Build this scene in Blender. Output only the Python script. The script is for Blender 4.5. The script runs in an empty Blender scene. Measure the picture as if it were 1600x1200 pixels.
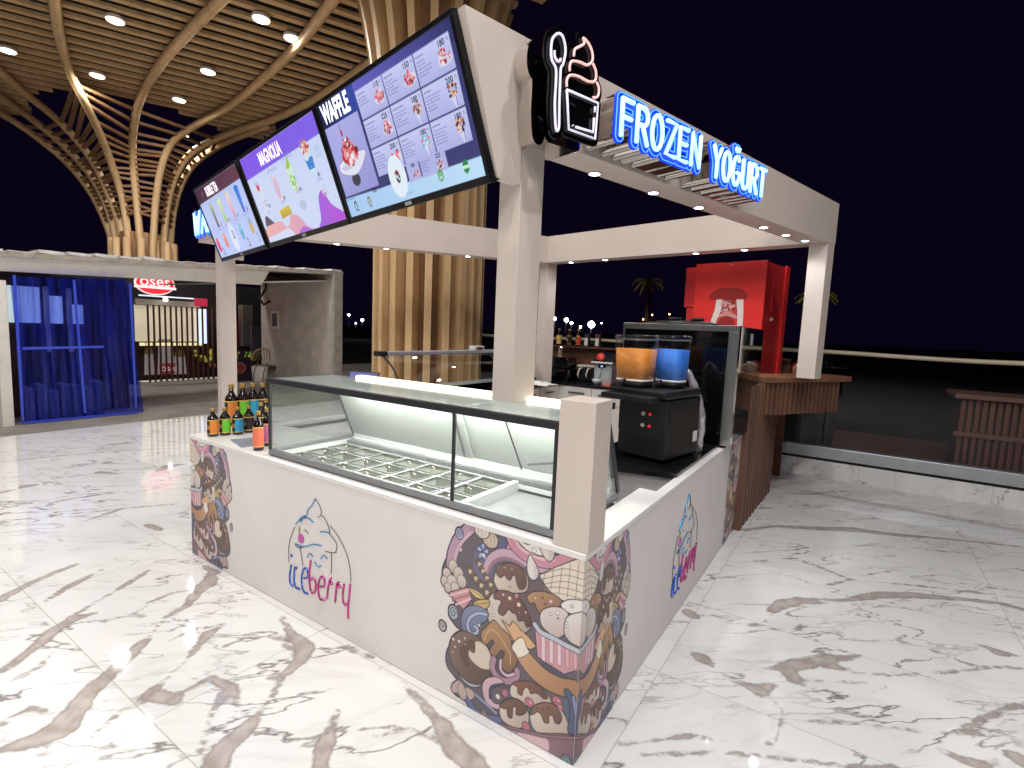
import bpy, bmesh, math, random
import numpy as np
from mathutils import Vector, Matrix
random.seed(7); rng = np.random.default_rng(7)
SC = bpy.context.scene
COL = SC.collection

# ------------------------------------------------------------------ camera
CAM = np.array([0.764407, -1.684753, 1.666388]); YAW, PITCH, ROLL, FOC = 2.1576733905, -0.1063837521, 0.0417712973, 807.44083
def cam_axes():
    f = np.array([math.cos(PITCH)*math.cos(YAW), math.cos(PITCH)*math.sin(YAW), math.sin(PITCH)])
    s = np.cross(f, [0, 0, 1]); s /= np.linalg.norm(s); u = np.cross(s, f)
    c, n = math.cos(ROLL), math.sin(ROLL)
    return c*s+n*u, -n*s+c*u, f
RT, UP, FW = cam_axes()
cam = bpy.data.objects.new('camera', bpy.data.cameras.new('camera')); COL.objects.link(cam)
cam.matrix_world = Matrix(((RT[0], UP[0], -FW[0], CAM[0]), (RT[1], UP[1], -FW[1], CAM[1]), (RT[2], UP[2], -FW[2], CAM[2]), (0, 0, 0, 1)))
cam.data.sensor_fit = 'HORIZONTAL'; cam.data.sensor_width = 36; cam.data.lens = 36*FOC/1600
cam.data.clip_start = 0.02; cam.data.clip_end = 2000
SC.camera = cam
# ------------------------------------------------------------------ night sky
W = bpy.data.worlds.new('World'); SC.world = W; W.use_nodes = True
bgn = W.node_tree.nodes['Background']; bgn.inputs[0].default_value = (0.30, 0.12, 0.75, 1); bgn.inputs[1].default_value = 0.0085
SC.view_settings.view_transform = 'Standard'; SC.view_settings.look = 'None'
SC.view_settings.exposure = 0; SC.view_settings.gamma = 1
SC.cycles.max_bounces = 8; SC.cycles.transparent_max_bounces = 16; SC.cycles.caustics_reflective = False; SC.cycles.caustics_refractive = False
SC.cycles.sample_clamp_indirect = 4

# ------------------------------------------------------------------ measuring helpers: a photo point on a real plane of the place
def ray(px, py): return RT*((px-800)/FOC) + UP*(-(py-600)/FOC) + FW
def at_z(px, py, z): d = ray(px, py); return Vector(CAM+d*((z-CAM[2])/d[2]))
def at_x(px, py, x): d = ray(px, py); return Vector(CAM+d*((x-CAM[0])/d[0]))
def at_y(px, py, y): d = ray(px, py); return Vector(CAM+d*((y-CAM[1])/d[1]))

# ------------------------------------------------------------------ colours and materials
def lin(c):
    if isinstance(c, str): c = tuple(int(c[i:i+2], 16)/255 for i in (0, 2, 4))
    return tuple(x/12.92 if x <= .04045 else ((x+.055)/1.055)**2.4 for x in c[:3])
MATS = {}
def mat(name, col, rough=.5, metal=0, var=.06, scale=8, bump=0, coat=0, spec=.5, emit=None, es=0, trans=0, ior=1.45, stretch=None):
    if name in MATS: return MATS[name]
    m = bpy.data.materials.new(name); m.use_nodes = True; nt = m.node_tree; N, L = nt.nodes, nt.links
    p = N['Principled BSDF']; c = lin(col)
    tc = N.new('ShaderNodeTexCoord'); mp = N.new('ShaderNodeMapping'); L.new(tc.outputs['Object'], mp.inputs[0])
    if stretch: mp.inputs['Scale'].default_value = stretch
    no = N.new('ShaderNodeTexNoise'); no.inputs['Scale'].default_value = scale; no.inputs['Detail'].default_value = 6
    L.new(mp.outputs[0], no.inputs['Vector'])
    rp = N.new('ShaderNodeValToRGB'); rp.color_ramp.elements[0].position = .3; rp.color_ramp.elements[1].position = .7
    rp.color_ramp.elements[0].color = tuple(x*(1-var) for x in c)+(1,); rp.color_ramp.elements[1].color = tuple(min(1, x*(1+var)) for x in c)+(1,)
    L.new(no.outputs[0], rp.inputs[0]); L.new(rp.outputs[0], p.inputs['Base Color'])
    rm = N.new('ShaderNodeMapRange'); rm.inputs[3].default_value = max(0, rough-.06); rm.inputs[4].default_value = min(1, rough+.06)
    L.new(no.outputs[0], rm.inputs[0]); L.new(rm.outputs[0], p.inputs['Roughness'])
    p.inputs['Metallic'].default_value = metal; p.inputs['Specular IOR Level'].default_value = spec
    p.inputs['Coat Weight'].default_value = coat; p.inputs['Transmission Weight'].default_value = trans; p.inputs['IOR'].default_value = ior
    if emit: p.inputs['Emission Color'].default_value = lin(emit)+(1,); p.inputs['Emission Strength'].default_value = es
    if bump:
        b = N.new('ShaderNodeBump'); b.inputs['Strength'].default_value = bump; b.inputs['Distance'].default_value = .01
        L.new(no.outputs[0], b.inputs['Height']); L.new(b.outputs[0], p.inputs['Normal'])
    MATS[name] = m; return m
def glass_mat(name, tint=(1, 1, 1), refl=.08, rough=0.0):
    # thin architectural pane: mostly clear, Fresnel mirror on top
    if name in MATS: return MATS[name]
    m = bpy.data.materials.new(name); m.use_nodes = True; nt = m.node_tree; N, L = nt.nodes, nt.links
    for n in list(N): N.remove(n)
    out = N.new('ShaderNodeOutputMaterial'); mx = N.new('ShaderNodeMixShader'); t = N.new('ShaderNodeBsdfTransparent'); g = N.new('ShaderNodeBsdfGlossy')
    lw = N.new('ShaderNodeLayerWeight'); lw.inputs[0].default_value = .5
    pw = N.new('ShaderNodeMath'); pw.operation = 'POWER'; pw.inputs[1].default_value = 3
    ma = N.new('ShaderNodeMath'); ma.operation = 'MULTIPLY_ADD'; ma.inputs[1].default_value = .75; ma.inputs[2].default_value = refl; ma.use_clamp = True
    L.new(lw.outputs['Facing'], pw.inputs[0]); L.new(pw.outputs[0], ma.inputs[0]); L.new(ma.outputs[0], mx.inputs[0])
    t.inputs[0].default_value = tuple(tint)+(1,); g.inputs['Roughness'].default_value = rough
    L.new(t.outputs[0], mx.inputs[1]); L.new(g.outputs[0], mx.inputs[2]); L.new(mx.outputs[0], out.inputs[0])
    MATS[name] = m; return m
def emat(name, col, s):
    if name in MATS: return MATS[name]
    m = bpy.data.materials.new(name); m.use_nodes = True; p = m.node_tree.nodes['Principled BSDF']
    p.inputs['Base Color'].default_value = lin(col)+(1,); p.inputs['Emission Color'].default_value = lin(col)+(1,); p.inputs['Emission Strength'].default_value = s
    MATS[name] = m; return m
def vcol_mat(name, emit=0, rough=.35, base=None, coat=0):
    # prints and screens: the colours are stored in the mesh
    if name in MATS: return MATS[name]
    m = bpy.data.materials.new(name); m.use_nodes = True; nt = m.node_tree; N, L = nt.nodes, nt.links; p = N['Principled BSDF']
    a = N.new('ShaderNodeAttribute'); a.attribute_name = 'Col'
    if emit:
        p.inputs['Base Color'].default_value = (.01, .01, .012, 1); L.new(a.outputs['Color'], p.inputs['Emission Color']); p.inputs['Emission Strength'].default_value = emit
    else: L.new(a.outputs['Color'], p.inputs['Base Color'])
    p.inputs['Roughness'].default_value = rough; p.inputs['Coat Weight'].default_value = coat
    MATS[name] = m; return m

# ------------------------------------------------------------------ mesh helpers
class MB:
    def __init__(s): s.v = []; s.f = []; s.sm = []
    def add(s, vs, fs, smooth=False):
        n = len(s.v); s.v += [tuple(v) for v in vs]; s.f += [tuple(i+n for i in f) for f in fs]; s.sm += [smooth]*len(fs); return s
    def hexa(s, b, t):      # bottom quad, top quad (same order)
        return s.add(list(b)+list(t), [(3, 2, 1, 0), (4, 5, 6, 7), (0, 1, 5, 4), (1, 2, 6, 5), (2, 3, 7, 6), (3, 0, 4, 7)])
    def box(s, x0, x1, y0, y1, z0, z1):
        x0, x1 = sorted((x0, x1)); y0, y1 = sorted((y0, y1)); z0, z1 = sorted((z0, z1))
        return s.hexa([(x0, y0, z0), (x1, y0, z0), (x1, y1, z0), (x0, y1, z0)], [(x0, y0, z1), (x1, y0, z1), (x1, y1, z1), (x0, y1, z1)])
    def prism(s, poly, z0, z1):
        n = len(poly); vs = [(p[0], p[1], z0) for p in poly]+[(p[0], p[1], z1) for p in poly]
        return s.add(vs, [tuple(range(n-1, -1, -1)), tuple(range(n, 2*n))]+[(i, (i+1) % n, n+(i+1) % n, n+i) for i in range(n)])
    def lathe(s, prof, c=(0, 0, 0), seg=24, sx=1, sy=1):
        vs = []; fs = []
        for r, z in prof:
            for k in range(seg):
                a = 2*math.pi*k/seg; vs.append((c[0]+r*sx*math.cos(a), c[1]+r*sy*math.sin(a), c[2]+z))
        for i in range(len(prof)-1):
            for k in range(seg):
                a = i*seg+k; b = i*seg+(k+1) % seg; fs.append((a, b, b+seg, a+seg))
        if prof[0][0] > 1e-6: fs.append(tuple(range(seg-1, -1, -1)))
        if prof[-1][0] > 1e-6: fs.append(tuple((len(prof)-1)*seg+k for k in range(seg)))
        return s.add(vs, fs, True)
    def tube(s, pts, r, seg=8, closed=False):
        P = [Vector(p) for p in pts]; n = len(P)
        if n < 2: return s
        R = r if isinstance(r, (list, tuple)) else [r]*n
        vs = []; fs = []; up = None
        for i in range(n):
            if closed: t = P[(i+1) % n]-P[i-1]
            else: t = P[min(i+1, n-1)]-P[max(i-1, 0)]
            if t.length < 1e-9: t = Vector((0, 0, 1))
            t.normalize()
            if up is None:
                up = Vector((0, 0, 1)) if abs(t.z) < .9 else Vector((1, 0, 0))
            up = (up-t*up.dot(t))
            if up.length < 1e-6: up = t.orthogonal()
            up.normalize(); sd = t.cross(up)
            for k in range(seg):
                a = 2*math.pi*k/seg; vs.append(P[i]+(up*math.cos(a)+sd*math.sin(a))*R[i])
        for i in range(n if closed else n-1):
            j = (i+1) % n
            for k in range(seg): fs.append((i*seg+k, i*seg+(k+1) % seg, j*seg+(k+1) % seg, j*seg+k))
        if not closed: fs.append(tuple(range(seg-1, -1, -1))); fs.append(tuple((n-1)*seg+k for k in range(seg)))
        return s.add(vs, fs, True)
    def bar(s, a, b, w, h, up=(0, 0, 1)):
        a = Vector(a); b = Vector(b); t = (b-a).normalized(); sd = t.cross(Vector(up)).normalized(); u = sd.cross(t)
        q = lambda p: [p-sd*w/2-u*h/2, p+sd*w/2-u*h/2, p+sd*w/2+u*h/2, p-sd*w/2+u*h/2]
        return s.hexa(q(a), q(b))
    def quad(s, a, b, c, d): return s.add([a, b, c, d], [(0, 1, 2, 3)])
    def ball(s, c, r, sx=1, sy=1, sz=1, n=10, seg=16):
        prof = [(max(1e-7, r*math.sin(math.pi*i/n)), -r*sz*math.cos(math.pi*i/n)) for i in range(n+1)]
        return s.lathe(prof, c, seg, sx, sy)
    def build(s, name, m, parent=None, bevel=0, loc=None, fix=True):
        me = bpy.data.meshes.new(name); me.from_pydata(s.v, [], s.f); me.update()
        for p, f in zip(me.polygons, s.sm): p.use_smooth = f
        if fix:
            bm = bmesh.new(); bm.from_mesh(me); bmesh.ops.recalc_face_normals(bm, faces=bm.faces); bm.to_mesh(me); bm.free()
        me.materials.append(m)
        o = bpy.data.objects.new(name, me); COL.objects.link(o)
        if parent: o.parent = parent
        if loc is not None: o.location = loc
        if bevel:
            b = o.modifiers.new('bevel', 'BEVEL'); b.width = bevel; b.segments = 2; b.limit_method = 'ANGLE'; b.angle_limit = .9
        return o
def tag(o, label=None, cat=None, group=None, kind=None):
    if label: o['label'] = label
    if cat: o['category'] = cat
    if group: o['group'] = group
    if kind: o['kind'] = kind
    return o
def thing(name, label, cat, loc=(0, 0, 0), rz=0, group=None, M=None):
    o = bpy.data.objects.new(name, None); COL.objects.link(o); o.empty_display_size = .1
    if M is not None: o.matrix_world = M
    else: o.location = loc; o.rotation_euler = (0, 0, rz)
    return tag(o, label, cat, group)
def frame(origin, xdir, ydir):      # matrix with X right, Y up, Z out of a panel
    x = Vector(xdir).normalized(); z = x.cross(Vector(ydir)).normalized(); y = z.cross(x)
    o = Vector(origin)
    return Matrix(((x.x, y.x, z.x, o.x), (x.y, y.y, z.y, o.y), (x.z, y.z, z.z, o.z), (0, 0, 0, 1)))
def copy_tree(o, parent=None):
    c = o.copy(); COL.objects.link(c)
    if parent: c.parent = parent
    for ch in [k for k in bpy.data.objects if k.parent == o]: copy_tree(ch, c)
    return c
def smooth(pts, n=6, closed=False):     # Catmull-Rom
    P = [np.array(p, float) for p in pts]; m = len(P); out = []
    for i in range(m if closed else m-1):
        if closed: a, b, c, d = P[i-1], P[i], P[(i+1) % m], P[(i+2) % m]
        else: a, b, c, d = P[max(i-1, 0)], P[i], P[i+1], P[min(i+2, m-1)]
        for k in range(n):
            t = k/n; out.append(.5*((2*b)+(-a+c)*t+(2*a-5*b+4*c-d)*t*t+(-a+3*b-3*c+d)*t**3))
    if not closed: out.append(P[-1])
    return [tuple(p) for p in out]
_tc = {}
def text_mb(s, size, x, y, z=0, align='LEFT', xs=1, bold=0, ext=0, mb=None, rot=0):
    k = (s, align, bold)
    if k not in _tc:
        cu = bpy.data.curves.new('t', 'FONT'); cu.body = s; cu.align_x = align; cu.offset = bold; cu.resolution_u = 3; cu.fill_mode = 'FRONT'
        o = bpy.data.objects.new('t', cu); me = o.to_mesh()
        _tc[k] = ([tuple(v.co) for v in me.vertices], [tuple(p.vertices) for p in me.polygons])
        o.to_mesh_clear(); bpy.data.objects.remove(o); bpy.data.curves.remove(cu)
    vs, fs = _tc[k]; mb = mb or MB(); c, sn = math.cos(rot), math.sin(rot)
    mb.add([(x+(v[0]*size*xs*c-v[1]*size*sn), y+(v[0]*size*xs*sn+v[1]*size*c), z) for v in vs], fs)
    return mb

# ------------------------------------------------------------------ printing press: shapes drawn into the colours of a fine mesh grid
class Print:
    def __init__(s, u0, u1, v0, v1, res, bg=None):
        s.res = res; s.us = np.arange(u0, u1+res/2, res); s.vs = np.arange(v0, v1+res/2, res)
        s.U, s.V = np.meshgrid(s.us, s.vs); s.C = np.zeros(s.U.shape+(3,)); s.A = np.zeros(s.U.shape)
        if bg is not None: s.C[:] = lin(bg); s.A[:] = 1
    def win(s, b):
        i0 = max(0, int((b[0]-s.us[0])/s.res)-1); i1 = min(len(s.us), int((b[1]-s.us[0])/s.res)+2)
        j0 = max(0, int((b[2]-s.vs[0])/s.res)-1); j1 = min(len(s.vs), int((b[3]-s.vs[0])/s.res)+2)
        if i0 >= i1 or j0 >= j1: return None
        return slice(j0, j1), slice(i0, i1)
    def put(s, w, a, col):
        a = np.clip(a, 0, 1)
        s.C[w] = s.C[w]*(1-a[..., None])+np.asarray(col)*a[..., None]; s.A[w] = np.maximum(s.A[w], a)
    def sd(s, w, P):
        U, V = s.U[w], s.V[w]; d = np.full(U.shape, 1e9); ins = np.zeros(U.shape, bool); n = len(P)
        for i in range(n):
            ax, ay = P[i]; bx, by = P[(i+1) % n]; ex, ey = bx-ax, by-ay
            t = np.clip(((U-ax)*ex+(V-ay)*ey)/(ex*ex+ey*ey+1e-12), 0, 1)
            d = np.minimum(d, (U-ax-t*ex)**2+(V-ay-t*ey)**2)
            c = ((ay > V) != (by > V)) & (U < ex*(V-ay)/(ey if abs(ey) > 1e-12 else 1e-12)+ax); ins ^= c
        return np.sqrt(d)*np.where(ins, -1, 1)
    def poly(s, P, col, line=0, lc='2a2030', shade=None, clip=None):
        P = [tuple(p) for p in P]; xs = [p[0] for p in P]; ys = [p[1] for p in P]; m = line+s.res*2
        w = s.win((min(xs)-m, max(xs)+m, min(ys)-m, max(ys)+m))
        if w is None: return s
        d = s.sd(w, P); r = s.res
        k = lin(col)
        if shade is not None:      # (du,dv,colour): printed gradient across the shape
            du, dv, c2 = shade; U, V = s.U[w], s.V[w]; t = (U-np.mean(xs))*du+(V-np.mean(ys))*dv
            L = max(abs(du)*(max(xs)-min(xs))+abs(dv)*(max(ys)-min(ys)), 1e-6); t = np.clip(t/L+.5, 0, 1)[..., None]
            k = np.array(lin(col))*(1-t)+np.array(lin(c2))*t
        s.put(w, .5-d/r, k)
        if line: s.put(w, .5+(line/2-np.abs(d))/r, lin(lc))
        return s
    def ell(s, cu, cv, ru, rv, col, line=0, rot=0, n=28, **k):
        c, q = math.cos(rot), math.sin(rot)
        return s.poly([(cu+ru*math.cos(a)*c-rv*math.sin(a)*q, cv+ru*math.cos(a)*q+rv*math.sin(a)*c) for a in (2*math.pi*i/n for i in range(n))], col, line, **k)
    def line(s, P, wd, col, out=0, lc='2a2030', taper=False):
        P = [tuple(p) for p in P]; xs = [p[0] for p in P]; ys = [p[1] for p in P]; m = wd+out+s.res*2
        w = s.win((min(xs)-m, max(xs)+m, min(ys)-m, max(ys)+m))
        if w is None: return s
        U, V = s.U[w], s.V[w]; d = np.full(U.shape, 1e9); n = len(P)-1
        for i in range(n):
            ax, ay = P[i]; bx, by = P[i+1]; ex, ey = bx-ax, by-ay
            t = np.clip(((U-ax)*ex+(V-ay)*ey)/(ex*ex+ey*ey+1e-12), 0, 1)
            h = wd/2*((1-.8*(i+t)/n) if taper else 1)
            d = np.minimum(d, np.hypot(U-ax-t*ex, V-ay-t*ey)-h)
        if out: s.put(w, .5-(d-out)/s.res, lin(lc))
        s.put(w, .5-d/s.res, lin(col)); return s
    def mesh(s, name, m, parent=None, z=0, mirror=None, off=(0, 0), clip=None):
        keep = s.A > .02; ny, nx = s.U.shape
        fk = keep[:-1, :-1] | keep[1:, :-1] | keep[:-1, 1:] | keep[1:, 1:]
        U = s.U.copy()
        if mirror is not None: U = mirror-U
        U = U+off[0]; V = s.V+off[1]
        if clip is not None:
            ok = (U >= clip[0]) & (U <= clip[1]) & (V >= clip[2]) & (V <= clip[3]); fk &= ok[:-1, :-1] & ok[1:, :-1] & ok[:-1, 1:] & ok[1:, 1:]
        j, i = np.nonzero(fk); a = j*nx+i; q = np.stack([a, a+1, a+1+nx, a+nx], 1)
        if mirror is not None: q = q[:, ::-1]
        used, inv = np.unique(q, return_inverse=True); q = inv.reshape(q.shape)
        co = np.stack([U.ravel()[used], V.ravel()[used], np.full(len(used), float(z))], 1)
        me = bpy.data.meshes.new(name); me.vertices.add(len(co)); me.vertices.foreach_set('co', co.ravel())
        me.loops.add(q.size); me.loops.foreach_set('vertex_index', q.ravel().astype(np.int32))
        me.polygons.add(len(q)); me.polygons.foreach_set('loop_start', np.arange(0, q.size, 4, dtype=np.int32))
        me.update(calc_edges=True)
        c = np.ones((len(co), 4)); c[:, :3] = s.C.reshape(-1, 3)[used]
        at = me.color_attributes.new('Col', 'FLOAT_COLOR', 'POINT'); at.data.foreach_set('color', c.ravel())
        me.materials.append(m); o = bpy.data.objects.new(name, me); COL.objects.link(o)
        if parent: o.parent = parent
        return o

# contour plate: every point closer than r to the strokes becomes one solid plate with rounded outline
def contour(strokes, r, res):
    xs = [p[0] for s in strokes for p in s]; ys = [p[1] for s in strokes for p in s]
    us = np.arange(min(xs)-r-3*res, max(xs)+r+3*res, res); vs = np.arange(min(ys)-r-3*res, max(ys)+r+3*res, res)
    U, V = np.meshgrid(us, vs); D = np.full(U.shape, 1e9)
    for s in strokes:
        for (ax, ay), (bx, by) in zip(s[:-1], s[1:]):
            ex, ey = bx-ax, by-ay; t = np.clip(((U-ax)*ex+(V-ay)*ey)/(ex*ex+ey*ey+1e-12), 0, 1)
            D = np.minimum(D, np.hypot(U-ax-t*ex, V-ay-t*ey))
    D = D-r+1e-7; seg = {}
    ny, nx = D.shape
    def pt(e):
        (j0, i0), (j1, i1) = e; a, b = D[j0, i0], D[j1, i1]; t = a/(a-b)
        return (us[i0]+(us[i1]-us[i0])*t, vs[j0]+(vs[j1]-vs[j0])*t)
    S = D < 0; act = np.nonzero((S[:-1, :-1].astype(int)+S[1:, :-1]+S[:-1, 1:]+S[1:, 1:]) % 4)
    for j, i in zip(*act):
        c = [(j, i), (j, i+1), (j+1, i+1), (j+1, i)]; ins = [S[k] for k in c]
        ent = [k for k in range(4) if ins[k] and not ins[(k+1) % 4]]; ext = [k for k in range(4) if not ins[k] and ins[(k+1) % 4]]
        E = lambda k: tuple(sorted((c[k], c[(k+1) % 4])))
        for a in ent:      # keep inside on one side
            b = min(ext, key=lambda q: (q-a) % 4); seg[E(a)] = E(b)
    loops = []
    while seg:
        k, v = seg.popitem(); L = [k]
        while v != L[0]:
            L.append(v)
            if v not in seg: break
            v = seg.pop(v)
        if len(L) > 6: loops.append([pt(e) for e in L])
    return loops
def plate(name, loops, depth, m, parent, z=0):
    cu = bpy.data.curves.new(name, 'CURVE'); cu.dimensions = '2D'; cu.fill_mode = 'BOTH'; cu.extrude = depth/2
    for L in loops:
        sp = cu.splines.new('POLY'); sp.points.add(len(L)-1); sp.use_cyclic_u = True
        for p, q in zip(sp.points, L): p.co = (q[0], q[1], 0, 1)
    o = bpy.data.objects.new('t', cu); me = bpy.data.meshes.new_from_object(o); bpy.data.objects.remove(o)
    me.name = name; me.transform(Matrix.Translation((0, 0, z-depth/2))); me.materials.clear(); me.materials.append(m)
    o = bpy.data.objects.new(name, me); COL.objects.link(o); o.parent = parent; return o
def wood(name, c1, c2, scale=(1, 1, 1), rough=.5, sc=3):
    if name in MATS: return MATS[name]
    m = mat(name, c1, rough); nt = m.node_tree; N, L = nt.nodes, nt.links
    rp = [n for n in N if n.type == 'VALTORGB'][0]; rp.color_ramp.elements[0].color = lin(c1)+(1,); rp.color_ramp.elements[1].color = lin(c2)+(1,)
    mp = [n for n in N if n.type == 'MAPPING'][0]; mp.inputs['Scale'].default_value = scale
    no = [n for n in N if n.type == 'TEX_NOISE'][0]; no.inputs['Scale'].default_value = sc; no.inputs['Distortion'].default_value = .6; no.inputs['Roughness'].default_value = .65
    return m
# ================================================================== SETTING
M_white = mat('white_paint', 'd8d2cd', .45, var=.03)
M_beam = mat('cream_laminate', 'd3c6bd', .42, var=.03, scale=3)
M_black = mat('black_metal', '17171a', .4, var=.15)
M_steel = mat('brushed_steel', 'b4b4b2', .3, metal=1, var=.05, scale=4, stretch=(1, 1, 6))
M_chrome = mat('chrome', 'd9d2cc', .08, metal=1, var=.02)
M_alu = mat('aluminium_profile', 'c2c6cc', .38, metal=.6, var=.05)
M_timber = wood('oak_timber', 'dcba8c', 'be9b70', (1, 1, .15), .5, 5)
M_timber2 = wood('oak_timber_core', '9a7550', '7d5c3c', (1, 1, .15), .6, 5)
M_slat = wood('walnut_slats', '7d5a48', '5d4033', (1, 1, .1), .5, 6)

# marble floor: big taupe bands are laid out in the tiles (stored as distances in the mesh), fine veining is noise
bands = [  # photo points of each band on the floor, half width in metres at each point
 ([(0,1172),(50,1158),(95,1140),(138,1083),(175,1050),(210,1015),(229,1000)], [.02,.07,.08,.06,.05,.045,.03]),
 ([(229,1000),(262,962),(292,946),(318,915),(328,895)], [.005,.01,.03,.06,.02]),
 ([(0,1050),(45,1020),(85,985),(112,968),(150,958)], [.03,.04,.05,.05,.01]),
 ([(95,975),(150,940),(200,912),(233,890)], [.02,.006,.03,.01]),
 ([(0,937),(46,912),(83,896),(121,881)], [.05,.03,.04,.01]),
 ([(70,940),(110,915),(160,890)], [.01,.04,.005]),
 ([(205,1105),(240,1085),(268,1092),(283,1100)], [.01,.05,.05,.01]),
 ([(230,1085),(260,1060),(292,1029),(325,990),(346,979)], [.03,.01,.015,.045,.008]),
 ([(330,1210),(345,1180),(367,1154),(388,1137),(400,1118),(420,1098),(440,1060),(465,1035)], [.07,.07,.06,.05,.02,.01,.01,.01]),
 ([(420,1060),(450,1050),(470,1028),(478,1010),(455,990),(440,965)], [.005,.03,.06,.06,.03,.01]),
 ([(325,915),(335,895),(318,882)], [.05,.03,.005]),
 ([(500,1210),(505,1170),(515,1140),(530,1110)], [.04,.05,.035,.01]),
 ([(628,1065),(660,1100),(690,1132),(708,1165),(735,1190),(760,1215)], [.008,.02,.05,.07,.07,.05]),
 ([(540,1010),(580,1028)], [.02,.02]),
 ([(280,1085),(330,1060),(360,1075),(372,1105)], [.005,.03,.04,.01]),
 ([(355,1075),(330,1120),(310,1180)], [.03,.012,.006]),
 ([(1085,1022),(1098,1028),(1110,1038)], [.02,.06,.03]),
 ([(1125,1053),(1160,1068),(1185,1078),(1215,1070)], [.01,.03,.06,.008]),
 ([(1195,1045),(1240,1040),(1290,1030),(1345,1024)], [.005,.06,.05,.01]),
 ([(1230,1045),(1240,1062),(1255,1070)], [.05,.05,.02]),
 ([(1290,1040),(1330,1046)], [.03,.01]),
 ([(1205,955),(1225,943),(1250,938),(1290,942)], [.03,.07,.06,.01]),
 ([(1240,935),(1320,938),(1380,929),(1430,930),(1500,936),(1560,942),(1610,955)], [.01,.02,.06,.06,.03,.03,.04]),
 ([(1075,957),(1085,962)], [.05,.05]),
 ([(1160,828),(1215,822),(1270,825),(1340,828),(1395,835),(1480,842),(1600,855)], [.03,.03,.05,.08,.05,.02,.01]),
 ([(1525,1005),(1555,1018),(1595,1026)], [.005,.05,.01]),
 ([(1500,1145),(1540,1120),(1580,1105),(1610,1100)], [.01,.02,.015,.02]),
 ([(1465,1170),(1500,1185),(1530,1195),(1560,1190)], [.01,.03,.04,.01]),
 ([(1590,1185),(1610,1195)], [.06,.06]),
 ([(1000,1180),(1060,1178),(1110,1175),(1180,1180),(1260,1190),(1340,1199),(1400,1200)], [.004,.006,.006,.008,.008,.012,.02]),
 ([(1225,770),(1265,772),(1310,768)], [.01,.03,.01]), ([(1225,873),(1250,872),(1290,890),(1316,900)], [.012,.006,.02,.02]),
 ([(0,762),(70,750),(140,741),(200,733),(250,732)], [.006,.008,.005,.008,.006]), ([(0,815),(110,803),(210,793),(290,786)], [.006,.007,.006,.005]), ([(0,790),(60,783),(130,772),(200,768)], [.006]*4),
 ([(0,722),(90,712),(200,704),(290,700)], [.008]*4), ([(100,702),(160,696),(230,690)], [.008]*3), ([(0,770),(40,762)], [.03,.006]),
 ([(0,1135),(20,1120),(50,1105),(72,1112)], [.02,.01,.012,.003]), ([(145,1150),(180,1120),(205,1095)], [.004,.006,.003]), ([(60,1180),(75,1160),(90,1180)], [.005,.008,.003]), ([(20,1062),(60,1045),(80,1020)], [.006,.02,.004]),
 ([(215,950),(260,930),(300,920),(340,905)], [.004,.006,.005,.004]), ([(330,900),(370,880),(400,870)], [.004]*3), ([(250,1010),(300,985),(350,975)], [.004,.008,.004]), ([(350,1010),(400,990),(440,1000),(460,1030)], [.004,.006,.005,.004]),
 ([(560,1140),(600,1136),(640,1140),(690,1160)], [.004,.006,.006,.004]), ([(590,1150),(625,1142)], [.004,.006]),
 ([(960,1162),(1010,1158),(1080,1150),(1140,1158)], [.003,.005,.006,.003]), ([(1245,960),(1250,985),(1275,1000),(1290,1010)], [.003,.006,.005,.004]), ([(1100,960),(1130,965),(1170,978),(1195,972),(1210,955)], [.004,.006,.006,.006,.004]),
 ([(1290,915),(1330,905),(1400,912),(1480,920),(1600,935)], [.004,.005,.006,.006,.006]), ([(1420,990),(1400,1000),(1440,1010),(1520,1040),(1600,1045)], [.004,.006,.006,.008,.01]), ([(1330,1050),(1400,1056),(1480,1050),(1540,1045)], [.004]*4),
 ([(1230,1060),(1300,1065),(1360,1068)], [.003,.005,.003]), ([(1210,1095),(1225,1115),(1215,1150),(1200,1165)], [.003,.005,.005,.003]), ([(1240,1125),(1340,1130),(1460,1145),(1560,1150)], [.004]*4),
 ([(1400,790),(1450,795),(1520,812),(1600,822)], [.006]*4), ([(1345,900),(1400,890),(1450,905),(1600,925)], [.004]*4), ([(1390,760),(1440,765)], [.01,.006]),
 ([(250,735),(265,728),(290,725)], [.06,.09,.01]), ([(155,738),(180,740)], [.06,.02]), ([(40,760),(60,757)], [.08,.02]),
 ([(230,820),(250,828)], [.04,.03]), ([(90,783),(140,775),(180,770)], [.01,.03,.01]), ([(130,815),(190,795)], [.01,.02]),
]
xs = np.concatenate([[-60, -30, -20, -14], np.arange(-9, 4.001, .03), [6, 12, 30, 60]])
ys = np.concatenate([[-60, -20, -8, -4], np.arange(-2, 6.001, .03), ])
X, Y = np.meshgrid(xs, ys); D = np.full(X.shape, .6)
for pts, hw in bands:
    P = [at_z(p[0], p[1], 0) for p in pts]
    bx0, bx1 = min(p.x for p in P)-.7, max(p.x for p in P)+.7; by0, by1 = min(p.y for p in P)-.7, max(p.y for p in P)+.7
    ii = np.nonzero((xs > bx0) & (xs < bx1))[0]; jj = np.nonzero((ys > by0) & (ys < by1))[0]
    if not len(ii) or not len(jj): continue
    w = (slice(jj[0], jj[-1]+1), slice(ii[0], ii[-1]+1))
    for a, b, ha, hb in zip(P[:-1], P[1:], hw[:-1], hw[1:]):
        ex, ey = b.x-a.x, b.y-a.y; t = np.clip(((X[w]-a.x)*ex+(Y[w]-a.y)*ey)/(ex*ex+ey*ey+1e-9), 0, 1)
        D[w] = np.minimum(D[w], np.hypot(X[w]-a.x-t*ex, Y[w]-a.y-t*ey)-.66*(ha+(hb-ha)*t))
nx, ny = len(xs), len(ys)
me = bpy.data.meshes.new('marble_floor')
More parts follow.
